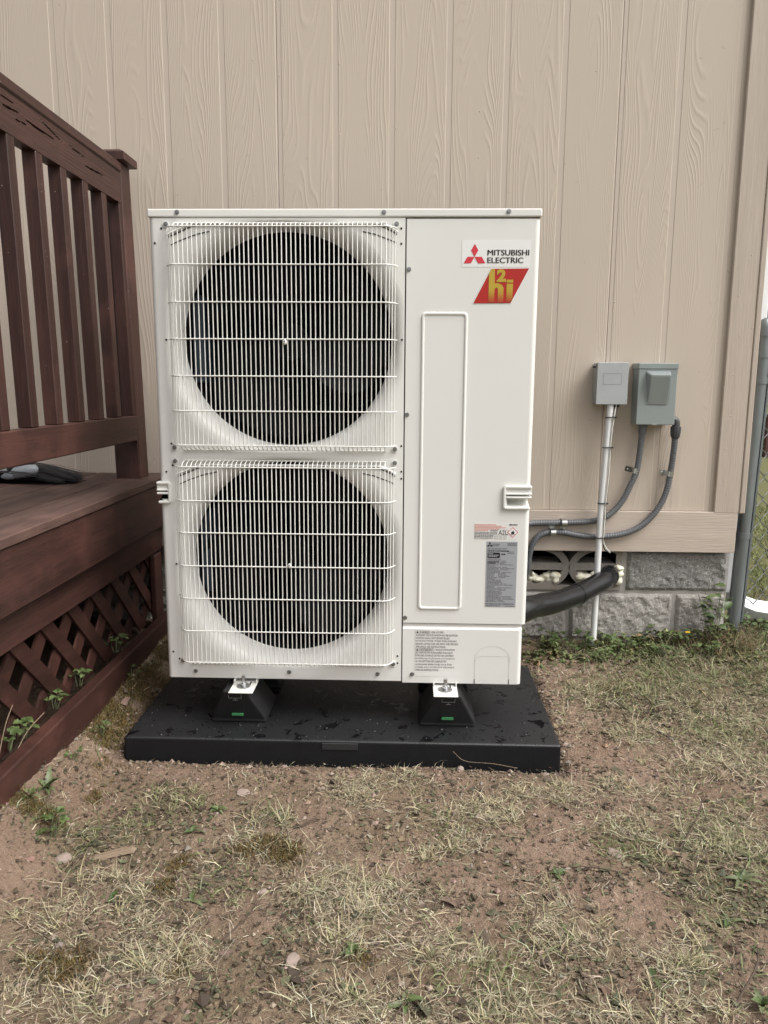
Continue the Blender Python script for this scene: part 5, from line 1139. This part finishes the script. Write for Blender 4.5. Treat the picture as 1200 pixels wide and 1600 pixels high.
stem_m = MB().tube([(0,0,0),(0,.006,.5),(0,.02,1)], [.0011,.001,.0008], 5).mesh('stem', MT['leafdull'])
def weed(x, y, label, kind, n, size, z=None, spread=1., tilt=.35):
    t = thing('weed', label, 'weed', (x, y, float(gh(x, y)) if z is None else z), 'green weeds growing in the soil')
    for i in range(n):
        a = 2*math.pi*i/n+random.uniform(-.4, .4)
        if kind == 'rosette':
            s = size*.72*random.uniform(.5, 1.1); link('leaf', LF[random.choice((0, 2, 2))], t, (0, 0, .002), (random.uniform(.05, tilt), random.uniform(-.3,.3), a)).scale = (s, s, s)
        else:
            h = size*random.uniform(.02, .055); rr = random.uniform(.0, .03)*spread*size; ex, ey = math.cos(a)*rr, math.sin(a)*rr
            so = link('stem', stem_m, t, (ex*.3, ey*.3, 0), (-.5*rr/max(h, .01)*math.sin(a), .5*rr/max(h, .01)*math.cos(a), 0)); so.scale = (1, 1, h)
            for k in (-1, 0, 1):
                s = size*random.uniform(.6, 1.0); link('leaf', LF[random.choice((1, 1, 3))], t, (ex, ey, h), (random.uniform(-.15, .5), random.uniform(-.3,.3), a+k*1.15-math.pi/2)).scale = (s, s, s)
    return t
weed(-.111, -.545, 'bright green three-lobed weed beside stone at far left', 'clover', 6, .95, None, 1.2)
weed(-.165, -.44, 'leafy green weed clump at the near end of the deck board', 'rosette', 11, 1.25, None, 1., .9)
weed(-.18, -.50, 'grassy weed tuft at the left picture edge below deck', 'rosette', 9, 1.1, None, 1., 1.1)
weed(.610, -.855, 'flattened pale green dandelion in straw at bottom centre', 'rosette', 7, 1.0)
weed(.606, -.956, 'broad bright weed leaf cluster at the bottom, left of centre', 'rosette', 5, .9)
weed(.708, -.975, 'single wide-leaved weed at the bottom middle edge', 'rosette', 4, 1.15)
weed(.512, -.930, 'pale curled weed leaf beside largest buried stone', 'rosette', 3, .9)
weed(1.163, -.890, 'lone toothed dandelion leaf in the right-hand soil', 'rosette', 2, 1.1)
weed(.199, -.481, 'bright flat weed leaf in the dirt below the pad', 'rosette', 3, 1.0)
weed(.100, -.726, 'small round-leaved weed at left in the dirt', 'rosette', 2, .8)
weed(.264, -.714, 'low pale weed leaf right of the moss cushion', 'rosette', 3, .8)
weed(-.165, -.112, 'small weed sprouting at the foot of the deck skirt board', 'clover', 4, .7)
weed(-.195, .226, 'weed sprouting in moss between the deck and pad rear', 'clover', 4, .75)
weed(-.170, -.281, 'low weed in moss left of the pad corner', 'clover', 4, .6)
weed(1.363, -.738, 'broad-leaved weeds at the right in leaf litter', 'rosette', 7, 1.0)
weed(1.440, -.613, 'dark weeds at the right picture edge', 'rosette', 8, 1.0)
weed(1.326, -.963, 'dark green weed in the bottom right corner', 'rosette', 8, 1.15, None, 1., .8)
weed(1.043, -.597, 'low toothed weed in bare right-hand patch', 'rosette', 4, .9)
weed(.238, -.388, 'small greenish weed patch under the left pad corner', 'rosette', 5, .8)
for i, (yy, lb) in enumerate(((-.026,'lobed weed growing out over the skirt board, middle one'),(-.184,'lobed weed leaning on the skirt board toward the viewer'),(.262,'weed on the skirt board close to heat pump corner'),(-.36,'weed with pale stalks at near end of the lattice'),(-.43,'weed at the left picture edge on the lattice foot'))):
    weed(-.256, yy, lb, 'clover', 5, .95, .178, 1.0)
lit = [('stone-foot weed just right of the white pipe', 1.465),('weed cluster left of white pipe base', 1.375),('leafy weed on wall foot under the dark block', 1.60),('weed at wall foot between white pipe and dark block', 1.535),('weed at the wall foot below the right mortar joint', 1.70),('weed beside the yellow flower', 1.79),('low weed at foot of the wall near black hose', 1.27)]
for i, (lb, xx) in enumerate(lit):
    weed(xx, .725-.03*(i % 2), lb, 'clover', 9, 1.0, None, 2.0)
for i, (xx, yy, lb) in enumerate(((1.50,.62,'weed in grass in front of the white pipe'),(1.66,.60,'weed in the grass before the dark block'),(1.42,.55,'weed in the grass left of white pipe, nearer viewer'),(1.82,.58,'weed in grass before the fence post'))): weed(xx, yy, lb, 'clover', 8, .9, None, 2.0)
vine = weed(1.885, .71, 'tall leafy green vine climbing between block wall and fence post', 'clover', 12, 1.1, None, 2.2)
for i in range(26):
    h = random.uniform(.03, .22); link('leaf', LF[random.choice((0,1,1))], vine, (random.uniform(-.06, .05)*(1.2-h*3), random.uniform(-.03, .03), h), (random.uniform(-.3,.6), random.uniform(-.4,.4), random.uniform(0, 6.28))).scale = (1.15,)*3
for i in range(6): link('stem', stem_m, vine, (random.uniform(-.03,.03), random.uniform(-.02,.02), 0), (random.uniform(-.2,.2), random.uniform(-.25,.25), 0)).scale = (1.2, 1.2, random.uniform(.12,.22))
vine2 = weed(2.09, .80, 'leafy weeds behind the chain-link mesh at the post foot', 'clover', 14, 1.2, None, 3.0)
fl_ = thing('yellow_flower', 'single small yellow flower standing among weeds at wall foot', 'flower', (1.762, .66, float(gh(1.762,.66))))
link('stem', stem_m, fl_, (0,0,0)).scale = (1, 1, .075)
pm_ = MB()
for i in range(14):
    a = 2*math.pi*i/14; d = Vector((math.cos(a), math.sin(a), 0)); q = Vector((-d.y, d.x, 0)); pm_.add([Vector((0,0,.002)), d*.006+q*.0022+Vector((0,0,.003)), d*.0105+Vector((0,0,.001)), d*.006-q*.0022+Vector((0,0,.003))], [(0,1,2,3)])
pm_.build('petals', MT['yellow'], fl_, False).location = (0, .0015, .075)
# tall dry grass stalks by the fence post
n = 420; x = rng.normal(1.90, .07, n); y = rng.normal(.66, .045, n); k = (y < .75) & (x < 2.08); x, y = x[k], y[k]; n = len(x)
o = blades('dry_weed_stalks', x, y, rng.uniform(0, 6.28, n), rng.uniform(.7, 1.5, n), rng.uniform(.05, .14, n), rng.uniform(.0013, .0022, n), rng.uniform(.1, .8, n), pick([(.30,.21,.12),(.22,.15,.09),(.36,.27,.16),(.15,.16,.07)], n), MT['blade_attr'], .6)
tag(o, 'tall brown dead grass stalks around the foot of the fence post', 'dry grass', kind='stuff')
# pale dead stalks caught on the deck skirt
for a, b, lb in (((-.244,-.50,.20),(-.235,-.44,.30),'pale dead stalk standing against the lattice at far left'),((-.240,-.44,.17),(-.200,-.36,.245),'pale dead stalk leaning over the skirt board')):
    ob = MB().tube(catmull([(0,0,0), ((b[0]-a[0])*.4,(b[1]-a[1])*.5,(b[2]-a[2])*.6), (b[0]-a[0], b[1]-a[1], b[2]-a[2])], 5), .0011, 6).build('dead_stalk', MT['chip']); ob.location = a; tag(ob, lb, 'stalk', 'pale dead stalks')
